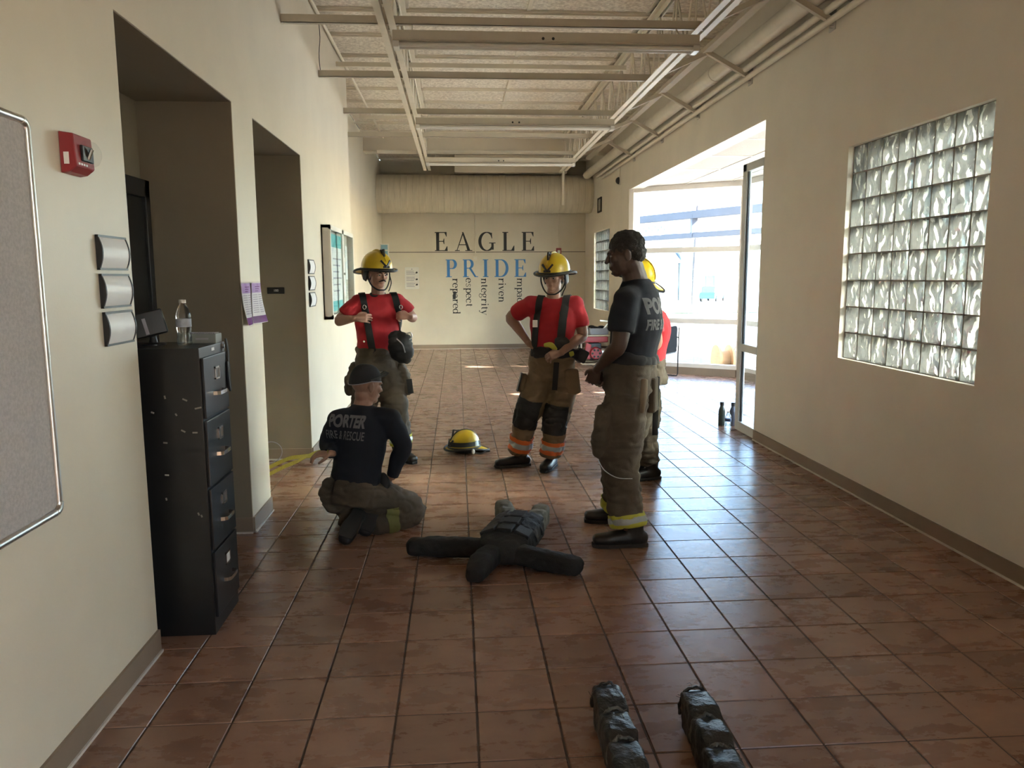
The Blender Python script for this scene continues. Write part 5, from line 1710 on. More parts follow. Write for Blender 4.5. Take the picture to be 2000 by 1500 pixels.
def print_on(src, body, size, origin, right, up, m_, root, spacing=1.0, shear=0.0, offset=0.012, sx=1.0, depth=0.25):
    """print lettering onto a garment: every point is dropped onto the cloth along the print's normal"""
    me = text_mesh(body, size, 0.0, offset=offset, spacing=spacing, shear=shear)
    bm = bmesh.new(); bm.from_mesh(me)
    bmesh.ops.triangulate(bm, faces=bm.faces[:])
    for _ in range(2):
        bmesh.ops.subdivide_edges(bm, edges=[e for e in bm.edges if e.calc_length() > 0.012], cuts=1)
        bmesh.ops.triangulate(bm, faces=bm.faces[:])
    r, u = Vector(right).normalized(), Vector(up).normalized()
    nn = r.cross(u).normalized()
    s_ = src.data
    wl = world_loc(src)
    bv = BVHTree.FromPolygons([v.co + wl for v in s_.vertices], [p.vertices[:] for p in s_.polygons])
    kill = []
    for v in bm.verts:
        p = Vector(origin) + r * (v.co.x * sx) + u * v.co.y
        h = bv.ray_cast(p + nn * depth, -nn, depth * 2.2)
        if h[0] is None:
            kill.append(v)
            v.co = p
        else:
            v.co = h[0] + h[1] * 0.0025
    bmesh.ops.delete(bm, geom=kill, context='VERTS')
    bm.to_mesh(me); bm.free()
    me.materials.clear(); me.materials.append(m_)
    return link('back_print', me, root)

def person(label, J, skin, shirt_m, pants_m, wa=.185, wb=.135, ca=.195, cb=.125, sleeve='short', hs=1.0, leg=(.125, .112, .105), cuffs=True, waist_over=True,
           shirt_low=0.10, head_scale=1.0, arm=1.0, shoulder_r=.078, neck=1.0, extra=()):
    """J: joints in world space"""
    f = Vector(J['f']).normalized()
    l = ZUP.cross(f).normalized()
    pel, ch, nb = Vector(J['pel']), Vector(J['chest']), Vector(J['nb'])
    t = thing('person', label, 'person', (pel.x, pel.y, 0))
    up_t = (nb - pel).normalized()
    # ---- skin: one continuous figure
    b = MB()
    loft(b, [(pel - up_t * .01, wa * .7, wb * .7), (pel + up_t * .12, wa * .78, wb * .78), (ch, ca * .8, cb * .8), (ch.lerp(nb, .6), ca * .66, cb * .72), (nb, .06, .058)], ref=l)
    hc = Vector(J['head'])
    hl, hf, hu = axes(J['hf'])
    loft(b, [(nb - up_t * .03, .066 * neck, .062 * neck), (nb.lerp(hc, .35), .056 * neck, .058 * neck), (hc - hu * .06 * head_scale - hf * .018, .055 * neck, .060 * neck)], ref=l)
    head_parts(b, hc, J['hf'], head_scale)
    for sd in ('L', 'R'):
        sh, el, wr = Vector(J['sh' + sd]), Vector(J['el' + sd]), Vector(J['wr' + sd])
        fa = (wr - el)
        loft(b, [(sh, .052 * arm, .056 * arm), (sh.lerp(el, .45), .051 * arm, .054 * arm), (el, .042 * arm, .044 * arm), (el + fa * .28, .045 * arm, .042 * arm), (el + fa * .7, .034 * arm, .031 * arm), (wr, .029 * arm, .023 * arm)], ref=ZUP.cross(fa) if abs(fa.normalized().z) < .9 else l, n=16)
        if 'hand' + sd in J:
            hd, pn, th, cu = J['hand' + sd]
            hand(b, wr, hd, pn, th, cu, s=hs)
        hp, kn, an = Vector(J['hip' + sd]), Vector(J['kn' + sd]), Vector(J['an' + sd])
        loft(b, [(hp.lerp(pel, .25), .062, .062), (kn, .050, .050), (kn.lerp(an, .35), .050, .050), (an, .038, .038)], ref=l, n=14)
    remeshed(b, 'body', skin, t, 0.0048, 3)
    # ---- shirt
    s_ = MB()
    base_p = pel + up_t * shirt_low
    loft(s_, [(base_p, wa, wb), (base_p.lerp(ch, .5), wa * .99, wb), (ch, ca, cb), (ch.lerp(nb, .55), ca * .88, cb * .86), (ch.lerp(nb, .85), ca * .55, cb * .68), (nb + up_t * .005, .070 * neck, .068 * neck)], ref=l, n=24, flat=True)
    for sd in ('L', 'R'):
        sh, el, wr = Vector(J['sh' + sd]), Vector(J['el' + sd]), Vector(J['wr' + sd])
        inn = ch.lerp(nb, .62)
        loft(s_, [(inn.lerp(sh, .25), .085, .085), (sh, shoulder_r, shoulder_r * 1.05)], ref=l, n=16)
        if sleeve == 'short':
            e = sh.lerp(el, .70)
            loft(s_, [(sh.lerp(inn, .15), shoulder_r, shoulder_r), (sh.lerp(el, .3), .073 * arm, .076 * arm), (e, .070 * arm, .073 * arm)], ref=l, n=18, flat=True)
        else:
            fa = wr - el
            loft(s_, [(sh.lerp(inn, .15), shoulder_r, shoulder_r), (sh.lerp(el, .4), .068 * arm, .072 * arm), (el, .060 * arm, .062 * arm), (el + fa * .35, .056 * arm, .056 * arm), (el + fa * .95, .042 * arm, .042 * arm)], ref=l, n=18, flat=True)
    shirt = remeshed(s_, 'shirt', shirt_m, t, 0.0095, 5, fold_light)
    # ---- trousers
    p = MB()
    g = 1.07 if waist_over else 0.97
    loft(p, [(pel + up_t * (.155 if waist_over else .10), wa * g, wb * g), (pel + up_t * .05, wa * 1.09, wb * 1.13), (pel - up_t * .06, wa * 1.08, wb * 1.16)], ref=l, n=24, flat=True)
    for sd in ('L', 'R'):
        hp, kn, an = Vector(J['hip' + sd]), Vector(J['kn' + sd]), Vector(J['an' + sd])
        sh_ = an - kn
        loft(p, [(hp.lerp(kn, -.12), leg[0], leg[0] * 1.05), (hp.lerp(kn, .35), leg[0], leg[0] * 1.05), (kn, leg[1], leg[1] * 1.06), (kn + sh_ * .5, leg[2], leg[2] * 1.06), (kn + sh_ * .96, leg[2] * .97, leg[2] * 1.02)], ref=l, n=20, flat=True)
    for secs in extra:
        loft(p, secs, ref=l, n=16, sq=2.6)
    pants = remeshed(p, 'trousers', pants_m, t, 0.0105, 4, fold_heavy)
    return dict(root=t, shirt=shirt, pants=pants, f=f, l=l, up=up_t, hl=hl, hf=hf, hu=hu)

def strap_over(P, p_top, p_bot, width, name='suspender', m_=None, zmin=None):
    """a webbing strap over the shoulder: the slab of the shirt between two parallel planes"""
    p_top, p_bot = Vector(p_top), Vector(p_bot)
    ax = (p_top - p_bot).normalized()
    nrm = ax.cross(P['f']).normalized()
    pl = [(p_top + nrm * (width / 2), nrm), (p_top - nrm * (width / 2), -nrm)]
    return patch(P['shirt'], pl, name, m_ or M_STRAP, P['root'], 0.007, 0.005)

def leg_band(P, kn, an, q0, q1, m_, other, name='reflective_band', off=0.005, more=()):
    kn, an = Vector(kn), Vector(an)
    ax = (an - kn).normalized()
    L = (an - kn).length
    o = Vector(other)
    mid = (an.lerp(kn, .3) + o) / 2
    sep = (o - an.lerp(kn, .3)); sep.normalize()
    return patch(P['pants'], [(kn + ax * (q1 * L), ax), (kn + ax * (q0 * L), -ax), (mid, sep)] + list(more), name, m_, P['root'], off, 0.004)
# ================================================================== the five people
FL = lambda px, py: (lambda d: EYE + d * (-CAM_H / d.z))(FW + RT * ((px - 1000) / F_PX) - UP * ((py - 750) / F_PX))

# ---- A: red shirt, hands at the suspenders
Y = 6.95
J = dict(f=(.22, -.97, 0), pel=W(738, 712, Y + .02), chest=W(738, 620, Y + .02), nb=W(738, 576, Y + .03), head=W(737, 535, Y - .01), hf=(.62, -.78, -.10),
         shR=W(700, 592, Y), shL=W(777, 590, Y + .03), elR=W(662, 626, Y - .06), wrR=W(695, 622, Y - .22), elL=W(805, 619, Y + .06), wrL=W(799, 618, Y - .15),
         handR=((.97, -.05, .05), (.1, .95, -.3), (.1, .2, 1), (32, 30, 18)), handL=((-.85, -.25, .12), (-.1, .8, -.5), (-.1, .4, 1), (55, 60, 35)),
         hipR=W(714, 735, Y + .02), hipL=W(764, 735, Y + .02), knR=W(712, 800, Y), knL=W(772, 800, Y - .03), anR=W(722, 880, Y + .06), anL=W(787, 878, Y))
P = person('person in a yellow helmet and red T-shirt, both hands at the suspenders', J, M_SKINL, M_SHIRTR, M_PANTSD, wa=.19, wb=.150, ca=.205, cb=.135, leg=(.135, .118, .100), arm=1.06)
t = P['root']
face_bits(t, J['head'], J['hf'], 1.0, M_HAIRB, moustache=True)
hl, hf, hu = P['hl'], P['hf'], P['hu']
hr = MB(); ell(hr, Vector(J['head']) - hf * .035 + hu * .02, .081, .088, .082, hl, hf, hu); ell(hr, Vector(J['head']) - hf * .05 - hu * .03, .070, .055, .05, hl, hf, hu)
hr.build('hair', M_HAIRB, t, smooth=True)
fire_helmet(t, Vector(J['head']) + hu * .048 - hf * .012, hf, tilt=-.05)
strap_over(P, W(706, 572, Y), W(722, 668, Y), .055)
strap_over(P, W(768, 572, Y), W(793, 668, Y), .055)
ring = MB(); ring.tube([Vector(J['nb']) + hl * (.072 * math.cos(a)) + Vector((0, -.07 * math.sin(a), .012 - .022 * max(0, math.sin(a)))) for a in [2 * PI * k / 24 for k in range(24)]], .010, 8, closed=True)
ring.build('dark_collar', M_STRAP, t, smooth=True)
for q in (W(712, 600, Y - .165), W(783, 600, Y - .15)):
    MB().tube([q + Vector((.014 * math.cos(a), -.004, .018 * math.sin(a))) for a in [2 * PI * k / 12 for k in range(12)]], .003, 6, closed=True).build('buckle', M_CHROME, t, smooth=True)
mb_ = MB()
c = W(781, 678, Y - .17)
loft(mb_, [(c + Vector((-.05, 0, .10)), .06, .045), (c + Vector((-.01, -.01, .04)), .10, .065), (c + Vector((.02, -.01, -.05)), .105, .07), (c + Vector((.03, 0, -.10)), .075, .055)], ref=(1, 0, 0), sq=3)
loft(mb_, [(c + Vector((.0, -.02, .12)), .04, .03), (c + Vector((.06, -.03, .07)), .045, .03), (c + Vector((.09, -.02, .01)), .03, .03)], ref=(0, 0, 1))
bag = remeshed(mb_, 'mask_bag', mat('black_nylon_bag', (0.016, 0.017, 0.018), 0.7, var=0.3, vscale=15, bump=0.2), t, .009, 3, fold_heavy)
MB().tube(catmull([c + Vector((-.02, -.085, .08)), c + Vector((.03, -.095, .03)), c + Vector((.05, -.09, -.04))], 6), .006, 6).build('bag_piping', M_LINE, bag, smooth=True)
MB().tube(catmull([c + Vector((.06, -.05, .12)), c + Vector((.10, -.06, .13)), c + Vector((.11, -.05, .09)), c + Vector((.08, -.05, .07))], 6), .006, 6).build('bag_hook', M_ALU, bag, smooth=True)
for q, s_ in ((W(690, 742, Y + .02), -1), (W(788, 742, Y + .01), 1)):
    mb_ = MB()
    loft(mb_, [(q + Vector((-s_ * .02, 0, .13)), .045, .07), (q + Vector((s_ * .01, 0, .03)), .058, .085), (q + Vector((s_ * .02, 0, -.10)), .058, .085)], ref=(1, 0, 0), sq=3)
    remeshed(mb_, 'cargo_pocket', M_PANTSD, t, .01, 2, fold_heavy)
    MB().bar(q + Vector((s_ * .055, -.09, .02)), q + Vector((s_ * .07, -.09, -.11)), .05, .008, up=(0, -1, 0)).build('pocket_flap', M_PATCH, t)
MB().cyl(W(711, 667, Y - .16), W(711, 667, Y - .17), .009, n=10).build('trouser_button', M_CHROME, t, smooth=True)
leg_band(P, J['knL'], J['anL'], .62, .84, M_LIME, J['anR'])
leg_band(P, J['knL'], J['anL'], .69, .77, M_REFL, J['anR'], off=.008)
leg_band(P, J['knR'], J['anR'], .62, .84, M_LIME, J['anL'])
boot(t, (J['anL'].x, J['anL'].y), (.55, -.83))
boot(t, (J['anR'].x, J['anR'].y), (-.15, -1))

# ---- C: red shirt, hand on hip
Y = 6.58
J = dict(f=(-.30, -.95, 0), pel=W(1077, 722, Y + .02), chest=W(1080, 628, Y + .02), nb=W(1081, 585, Y + .03), head=W(1082, 541, Y), hf=(-.50, -.86, -.10),
         shR=W(1035, 595, Y + .03), shL=W(1125, 595, Y), elR=W(997, 620, Y + .16), wrR=W(1034, 672, Y + .0), elL=W(1138, 655, Y - .02), wrL=W(1094, 690, Y - .24),
         handR=((.55, .35, -.55), (.7, -.1, .5), (.1, -.9, .3), (30, 40, 30)), handL=((-.92, -.22, -.22), (.1, .75, -.6), (-.2, -.2, 1), (35, 45, 30)),
         hipR=W(1053, 748, Y + .02), hipL=W(1102, 748, Y), knR=W(1031, 806, Y - .04), knL=W(1086, 818, Y - .06), anR=W(1012, 886, Y + .04), anL=W(1076, 892, Y - .03))
P = person('person in a yellow helmet and red T-shirt with one hand on the hip, legs apart', J, M_SKINM, M_SHIRTR, M_PANTS, wa=.185, wb=.140, ca=.205, cb=.135, leg=(.128, .115, .100), arm=1.06)
t = P['root']
face_bits(t, J['head'], J['hf'], 1.0, M_HAIRD)
hl, hf, hu = P['hl'], P['hf'], P['hu']
hr = MB(); ell(hr, Vector(J['head']) - hf * .035 + hu * .02, .081, .088, .082, hl, hf, hu); ell(hr, Vector(J['head']) - hf * .05 - hu * .03, .070, .055, .05, hl, hf, hu)
hr.build('hair', M_HAIRD, t, smooth=True)
fire_helmet(t, Vector(J['head']) + hu * .048 - hf * .012, hf, tilt=.02)
strap_over(P, W(1056, 582, Y), W(1046, 675, Y), .055)
strap_over(P, W(1108, 582, Y), W(1098, 675, Y), .06)
MB().box(-.02, .02, -.008, .008, -.03, .03).build('strap_buckle', M_CHROME, t)
o = bpy.data.objects['strap_buckle']; o.location += W(1045, 632, Y - .165)
# belt gear
mb_ = MB()
loft(mb_, [(W(1046, 690, Y - .10), .045, .03), (W(1062, 688, Y - .14), .05, .03), (W(1085, 690, Y - .15), .045, .03), (W(1115, 690, Y - .12), .045, .03), (W(1135, 696, Y - .02), .05, .04)], ref=(0, 0, 1), sq=3)
loft(mb_, [(W(1096, 662, Y - .15), .06, .02), (W(1098, 685, Y - .17), .075, .022)], ref=(1, 0, 0), sq=3)
remeshed(mb_, 'gear_belt', mat('black_gear', (0.014, 0.015, 0.017), 0.7, var=0.3, vscale=15), t, .009, 3, fold_heavy)
bag_part(t, W(1135, 694, Y - .05), (.9, 0, -.45), (0, 1, 0), .10, .10, .11, 'belt_pouch', M_STRAP, .02)
gl = MB(); loft(gl, [(W(1064, 674, Y - .19), .016, .010), (W(1076, 674, Y - .205), .024, .012), (W(1085, 683, Y - .20), .018, .010)], ref=(0, 0, 1), sq=3)
gl.build('lime_glove', M_LIME, t, smooth=True)
gl = MB(); loft(gl, [(W(1114, 692, Y - .17), .022, .010), (W(1119, 690, Y - .16), .020, .010)], ref=(0, 0, 1), sq=3)
gl.build('lime_tab', M_LIME, t, smooth=True)
MB().bar(W(1087, 708, Y - .185), W(1083, 762, Y - .17), .045, .008, up=(0, -1, 0)).build('hanging_strap', M_STRAP, t)
mb_ = MB(); loft(mb_, [(W(1116, 725, Y - .12), .06, .025), (W(1119, 765, Y - .11), .07, .03)], ref=(1, 0, 0), sq=3)
mb_.build('cargo_pocket', M_PANTS, t, smooth=True)
MB().box(-.07, .07, -.012, .012, -.055, .055).build('pocket_flap', M_PATCH, t)
o = bpy.data.objects['pocket_flap']; o.location += W(1117, 772, Y - .145)
mb_ = MB(); loft(mb_, [(W(1024, 735, Y + .02), .03, .07), (W(1019, 760, Y + .01), .035, .08)], ref=(1, 0, 0), sq=3)
mb_.build('cargo_pocket', M_PANTS, t, smooth=True)
mb_ = MB().bar(W(1019, 728, Y - .04), W(1010, 764, Y - .05), .012, .10, up=(0, 1, 0)); mb_.build('pocket_flap', M_PATCH, t)
for kn, hp, an, ot in ((J['knR'], J['hipR'], J['anR'], J['knL']), (J['knL'], J['hipL'], J['anL'], J['knR'])):
    ax = (Vector(an) - Vector(kn)).normalized()
    fr_ = Vector(P['f'])
    sd_ = ax.cross(fr_).normalized()
    kc = Vector(kn)
    patch(P['pants'], [(kc + ax * .115, ax), (kc - ax * .135, -ax), (kc + sd_ * .098, sd_), (kc - sd_ * .098, -sd_), (kc + fr_ * .01, -fr_)], 'knee_patch', M_PATCH, t, .006, .006)
for a, b, o_ in ((J['knR'], J['anR'], J['anL']), (J['knL'], J['anL'], J['anR'])):
    leg_band(P, a, b, .56, .88, M_ORANGE, o_)
    leg_band(P, a, b, .66, .78, M_REFL, o_, off=.009)
boot(t, (J['anR'].x, J['anR'].y), (-1, -.22))
boot(t, (J['anL'].x, J['anL'].y), (-.42, -.9))
mb_ = print_on(P['shirt'], 'o', .06, W(1095, 610, Y), (1, 0, 0), (0, 0, 1), M_PATCH, t, depth=.4)
mb_.name = 'chest_emblem'

# ---- E: mostly hidden behind D
Y = 6.12
J = dict(f=(-.95, -.30, 0), pel=W(1262, 735, Y), chest=W(1272, 640, Y), nb=W(1254, 596, Y), head=W(1240, 553, Y), hf=(-.80, .55, -.02),
         shL=W(1270, 607, Y - .19), shR=W(1270, 600, Y + .2), elL=W(1283, 668, Y - .22), wrL=W(1250, 705, Y - .22), elR=W(1275, 668, Y + .25), wrR=W(1240, 700, Y + .12),
         handL=((-.9, 0, -.3), (0, .9, 0), (0, 0, 1), (40, 40, 30)), handR=((-.9, 0, -.3), (0, -.9, 0), (0, 0, 1), (40, 40, 30)),
         hipL=W(1258, 770, Y - .1), hipR=W(1262, 770, Y + .1), knL=W(1256, 830, Y - .1), knR=W(1262, 830, Y + .12), anL=W(1266, 905, Y - .04), anR=W(1258, 893, Y + .25))
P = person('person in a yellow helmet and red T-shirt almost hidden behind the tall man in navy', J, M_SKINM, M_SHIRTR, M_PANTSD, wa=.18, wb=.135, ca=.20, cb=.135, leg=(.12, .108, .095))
t = P['root']
face_bits(t, J['head'], J['hf'], 1.0, M_HAIRD)
hl, hf, hu = P['hl'], P['hf'], P['hu']
hr = MB(); ell(hr, Vector(J['head']) - hf * .035 + hu * .02, .081, .088, .082, hl, hf, hu)
hr.build('hair', M_HAIRD, t, smooth=True)
fire_helmet(t, Vector(J['head']) + hu * .048 - hf * .012, hf, tilt=-.28)
boot(t, (J['anL'].x, J['anL'].y), (-.95, -.2))
boot(t, (J['anR'].x, J['anR'].y), (-.95, -.1))

# ---- D: tall, navy shirt, seen from behind
Y = 4.74
J = dict(f=(-.90, .43, 0), pel=W(1229, 742, Y), chest=W(1244, 630, Y), nb=W(1244, 548, Y), head=W(1221, 496, Y - .01), hf=(-.97, .16, -.16),
         shL=W(1222, 586, Y - .17), shR=W(1266, 582, Y + .18), elL=W(1209, 674, Y - .23), wrL=W(1166, 722, Y - .10), elR=W(1225, 672, Y + .22), wrR=W(1170, 726, Y + .06),
         handL=((-.30, .35, -.85), (.3, .9, .1), (-.8, .2, .2), (38, 45, 30)), handR=((-.25, -.5, -.8), (.2, -.9, .1), (-.8, -.2, .2), (45, 50, 30)),
         hipL=W(1222, 785, Y - .10), hipR=W(1236, 785, Y + .11), knL=W(1209, 895, Y - .12), knR=W(1212, 890, Y + .15), anL=W(1228, 1030, 4.53), anR=W(1206, 992, 5.0))
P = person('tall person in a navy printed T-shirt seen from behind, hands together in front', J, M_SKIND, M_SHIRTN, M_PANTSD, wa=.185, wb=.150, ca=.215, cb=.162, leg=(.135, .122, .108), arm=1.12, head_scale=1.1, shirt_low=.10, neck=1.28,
           extra=[[(W(1182, 800, Y - .16), .07, .05), (W(1177, 845, Y - .15), .085, .06), (W(1174, 882, Y - .14), .08, .05)]])
t = P['root']
face_bits(t, J['head'], J['hf'], 1.1, M_HAIRD)
hl, hf, hu = P['hl'], P['hf'], P['hu']
hr = MB(); h0 = Vector(J['head'])
ell(hr, h0 - hf * .02 + hu * .052, .092, .112, .092, hl, hf, hu); ell(hr, h0 - hf * .06 + hu * .0, .082, .07, .075, hl, hf, hu)
remeshed(hr, 'hair', M_HAIRD, t, .007, 1, lambda p: .005 * nz(p, 55, 55, 55, 2) + .004 * nz(p, 28, 28, 28, 6))
ctr = W(1262, 600, Y)
bk = -Vector(P['f'])
rgt = Vector(P['l']) * -1
rgt = ZUP.cross(bk).normalized()
org = Vector(J['chest']).lerp(Vector(J['nb']), .22) + bk * .16
print_on(P['shirt'], 'PORTER', .125, org + ZUP * .045, rgt, (0, 0, 1), M_PRINT, t, spacing=1.02, offset=.006, sx=.72)
print_on(P['shirt'], 'FIRE & RESCUE', .085, org - ZUP * .065, rgt, (0, 0, 1), M_PRINT, t, spacing=1.0, offset=.003, sx=.62)
belt = Vector(J['pel']) + P['up'] * .145
patch(P['pants'], [(belt + P['up'] * .03, P['up']), (belt - P['up'] * .03, -P['up'])], 'belt', M_STRAP, t, .008, .006)
bag_part(t, W(1276, 770, Y - .05), (.43, .9, 0), (.9, -.43, 0), .14, .05, .22, 'cargo_pocket', M_PANTSD, .02)
MB().bar(W(1283, 735, Y - .03), W(1279, 850, Y - .02), .035, .014, up=(0, -1, 0)).build('hanging_strap', M_STRAP, t, bevel=.004)
mb_ = MB(); loft(mb_, [(W(1259, 742, Y - .20), .020, .008), (W(1257, 775, Y - .215), .022, .009), (W(1254, 805, Y - .215), .014, .008)], ref=(1, 0, 0)); mb_.build('tan_glove_cuff', M_TAN, t, smooth=True)
kc, an = Vector(J['knL']), Vector(J['anL'])
leg_band(P, J['knL'], J['anL'], .80, .97, M_LIME, J['anR'])
leg_band(P, J['knL'], J['anL'], .85, .92, M_REFL, J['anR'], off=.009)
leg_band(P, J['knR'], J['anR'], .80, .97, M_LIME, J['anL'])
pts = [W(1168, 898, Y - .26), W(1180, 918, Y - .275), W(1205, 933, Y - .28), W(1235, 935, Y - .26)]
MB().tube(catmull(pts, 5), .0028, 6).build('seam_piping', M_REFL, t, smooth=True)
boot(t, (J['anL'].x, J['anL'].y), (-.99, .05), s=1.06)
boot(t, (J['anR'].x, J['anR'].y), (-.98, .12), s=1.06)

# ---- B: kneeling, navy long sleeves, back to us
Y = 4.93
J = dict(f=(.48, .88, 0), pel=W(691, 962, Y), chest=W(705, 858, Y + .03), nb=W(708, 792, Y + .03), head=W(716, 752, Y + .04), hf=(.80, .58, -.15),
         shL=W(659, 822, Y + .03), shR=W(765, 820, Y), elL=W(641, 866, Y + .12), wrL=W(646, 886, Y - .06), elR=W(787, 872, Y), wrR=W(765, 932, Y + .05),
         handL=((-.95, -.25, .05), (.1, .3, -.9), (-.3, -.8, .5), (28, 30, 20)), handR=((-.45, .5, -.55), (0, .2, -.95), (-.6, -.4, .1), (25, 30, 20)),
         hipL=W(662, 965, Y), hipR=W(726, 965, Y + .02), knR=W(806, 1002, 5.10), anR=W(724, 1030, 4.90), knL=W(688, 975, 5.42), anL=W(686, 1025, 4.84))
P = person('person kneeling in a navy long-sleeved printed shirt and dark cap, back turned', J, M_SKINM, M_SHIRTN, M_PANTSD, wa=.170, wb=.135, ca=.185, cb=.125, sleeve='long', leg=(.125, .105, .085), waist_over=False, shirt_low=.015, arm=.98, hs=.92, shoulder_r=.072)
t = P['root']
face_bits(t, J['head'], J['hf'], 1.0, M_HAIRD)
hl, hf, hu = P['hl'], P['hf'], P['hu']
h0 = Vector(J['head'])
cp = MB(); n, m = 28, 9
vs, fs = [], []
for i in range(m + 1):
    th = PI / 2 * i / m
    for k in range(n):
        a = 2 * PI * k / n
        drop = -.035 * max(0, -math.sin(a)) * (i / m) ** 3
        vs.append(h0 - hf * .014 + hu * (.028 + .108 * math.cos(th) + drop) + hl * (.088 * math.sin(th) ** .8 * math.cos(a)) + hf * (.107 * math.sin(th) ** .8 * math.sin(a)))
for i in range(m):
    for k in range(n):
        fs.append((i * n + k, (i + 1) * n + k, (i + 1) * n + (k + 1) % n, i * n + (k + 1) % n))
cp.add(vs, fs)
cap = cp.build('cap', mat('dark_cap_cloth', (0.02, 0.02, 0.024), 0.85, var=0.2, bump=0.2, bscale=200), t, smooth=True)
MB().tube([h0 - hf * .014 + hu * .03 + hl * (.089 * math.cos(a)) + hf * (.108 * math.sin(a)) - hu * .035 * max(0, -math.sin(a)) for a in [2 * PI * k / 30 for k in range(30)]], .003, 6, closed=True).build('cap_seam', M_LINE, cap, smooth=True)
sgl = MB()
for q in (-1, 1):
    sgl.bar(h0 + hf * .105 + hl * (.006 * q) + hu * .085, h0 + hf * .100 + hl * (.066 * q) + hu * .080, .006, .040, up=hu * .6 + hf * .8)
    sgl.bar(h0 + hf * .098 + hl * (.070 * q) + hu * .080, h0 - hf * .03 + hl * (.096 * q) + hu * .035, .005, .010, up=hu)
sgl.build('sunglasses', M_BLACKP, t)
bk = -Vector(P['f'])
rgt = ZUP.cross(bk).normalized()
org = Vector(J['chest']).lerp(Vector(J['nb']), .28) + bk * .14
up_b = P['up']
org = org + rgt * -.0
print_on(P['shirt'], 'PORTER', .105, org + up_b * .072 - rgt * .035, rgt, up_b, M_PRINT, t, spacing=1.0, offset=.005, sx=.62, shear=.12)
print_on(P['shirt'], 'FIRE & RESCUE', .078, org - up_b * .018 - rgt * .045, rgt, up_b, M_PRINT, t, spacing=1.06, offset=.001, sx=.52)
gl = MB(); loft(gl, [(W(746, 930, Y + .02), .03, .025), (W(752, 945, Y + .0), .035, .03), (W(748, 958, Y - .02), .02, .02)], ref=(1, 0, 0), sq=2.6)
gl.build('glove', M_STRAP, t, smooth=True)
# folded lower leg with its band, and the two boots with toes on the floor
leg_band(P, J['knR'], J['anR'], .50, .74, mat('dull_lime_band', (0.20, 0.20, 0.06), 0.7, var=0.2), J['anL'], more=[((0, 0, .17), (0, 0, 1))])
for toe, heel, rr in ((FL(674, 1064), W(702, 1004, 4.86), 1.0), (FL(712, 1048), W(727, 1005, 4.93), 1.05)):
    toe = Vector((toe.x, toe.y, .035))
    b = MB()
    ax = (Vector(heel) - toe)
    loft(b, [(toe, .046 * rr, .034), (toe + ax * .35, .053 * rr, .040), (toe + ax * .7, .045 * rr, .045), (Vector(heel), .038 * rr, .042)], ref=(1, .2, 0), sq=2.4)
    loft(b, [(toe + ax * .85, .045, .05), (Vector(heel) + Vector((.02, .10, -.01)), .05, .055)], ref=(1, .2, 0))
    bo = remeshed(b, 'boot', M_BOOT, t, .008, 3)
    so = MB()
    nn_ = ax.normalized().cross(Vector((1, .2, 0)).normalized()).normalized()
    if nn_.y > 0: nn_ = -nn_
    loft(so, [(toe + nn_ * .030 + ax * .02, .048 * rr, .012), (toe + ax * .35 + nn_ * .036, .056 * rr, .012), (toe + ax * .65 + nn_ * .040, .044 * rr, .012), (Vector(heel) + nn_ * .036, .042 * rr, .012)], ref=(1, .2, 0), sq=4)
    so.build('sole', M_SOLE, bo, smooth=True)
# ================================================================== things on the floor
# loose helmet
t = thing('fire_helmet', 'yellow fire helmet with a black band standing on the tiles', 'helmet', (0.05, 7.25, 0))
fire_helmet(t, (0.045, 7.26, 0.055), (-.90, -.42, 0.0), tilt=0.0, band=True, flaps=False, straps=False)
MB().tube(catmull([Vector((0.12, 7.12, 0.02)), Vector((0.20, 7.10, 0.012)), Vector((0.26, 7.14, 0.03)), Vector((0.28, 7.18, 0.015)), Vector((0.22, 7.18, 0.01))], 6), 0.008, 8).build('chin_strap', M_STRAP, t, smooth=True)
e = MB(); ell(e, (0.125, 7.105, 0.03), .018, .014, .026); e.build('strap_clip', M_PLATE, t, smooth=True)
vs = [(0.045 + .10 * math.cos(a), 7.26 + .12 * math.sin(a), z) for z in (.002, .05) for a in [2 * PI * k / 24 for k in range(24)]]
MB().add(vs, [(k, (k + 1) % 24, 24 + (k + 1) % 24, 24 + k) for k in range(24)]).build('ear_flap', M_RUB, t, smooth=True)

# rescue dummy lying on its back, head towards us
M_DUM = mat('black_dummy_canvas', (0.010, 0.0095, 0.0095), 0.75, var=0.3, vscale=12, bump=0.3, bscale=160)
M_DUMG = mat('worn_grey_dummy_canvas', (0.17, 0.18, 0.16), 0.8, var=0.35, vscale=14, bump=0.3, bscale=160)
t = thing('rescue_dummy', 'black canvas rescue dummy lying with arms spread and grey legs', 'dummy', (0.3, 4.5, 0))
def fold_d(p):
    return 0.006 * nz(p, 16, 16, 16, 4) + 0.004 * nz(p, 34, 34, 34, 7)
S0, H0 = Vector((0.225, 4.27, 0)), Vector((0.375, 4.68, 0))
ax = (H0 - S0).normalized()
sd = ax.cross(ZUP).normalized()
b = MB()
loft(b, [(S0 + ZUP * .085, .13, .075), (S0.lerp(H0, .25) + ZUP * .095, .155, .088), (S0.lerp(H0, .6) + ZUP * .10, .165, .095), (S0.lerp(H0, .95) + ZUP * .10, .16, .095)], ref=sd, sq=3)
remeshed(b, 'torso', M_DUM, t, .009, 3, fold_d)
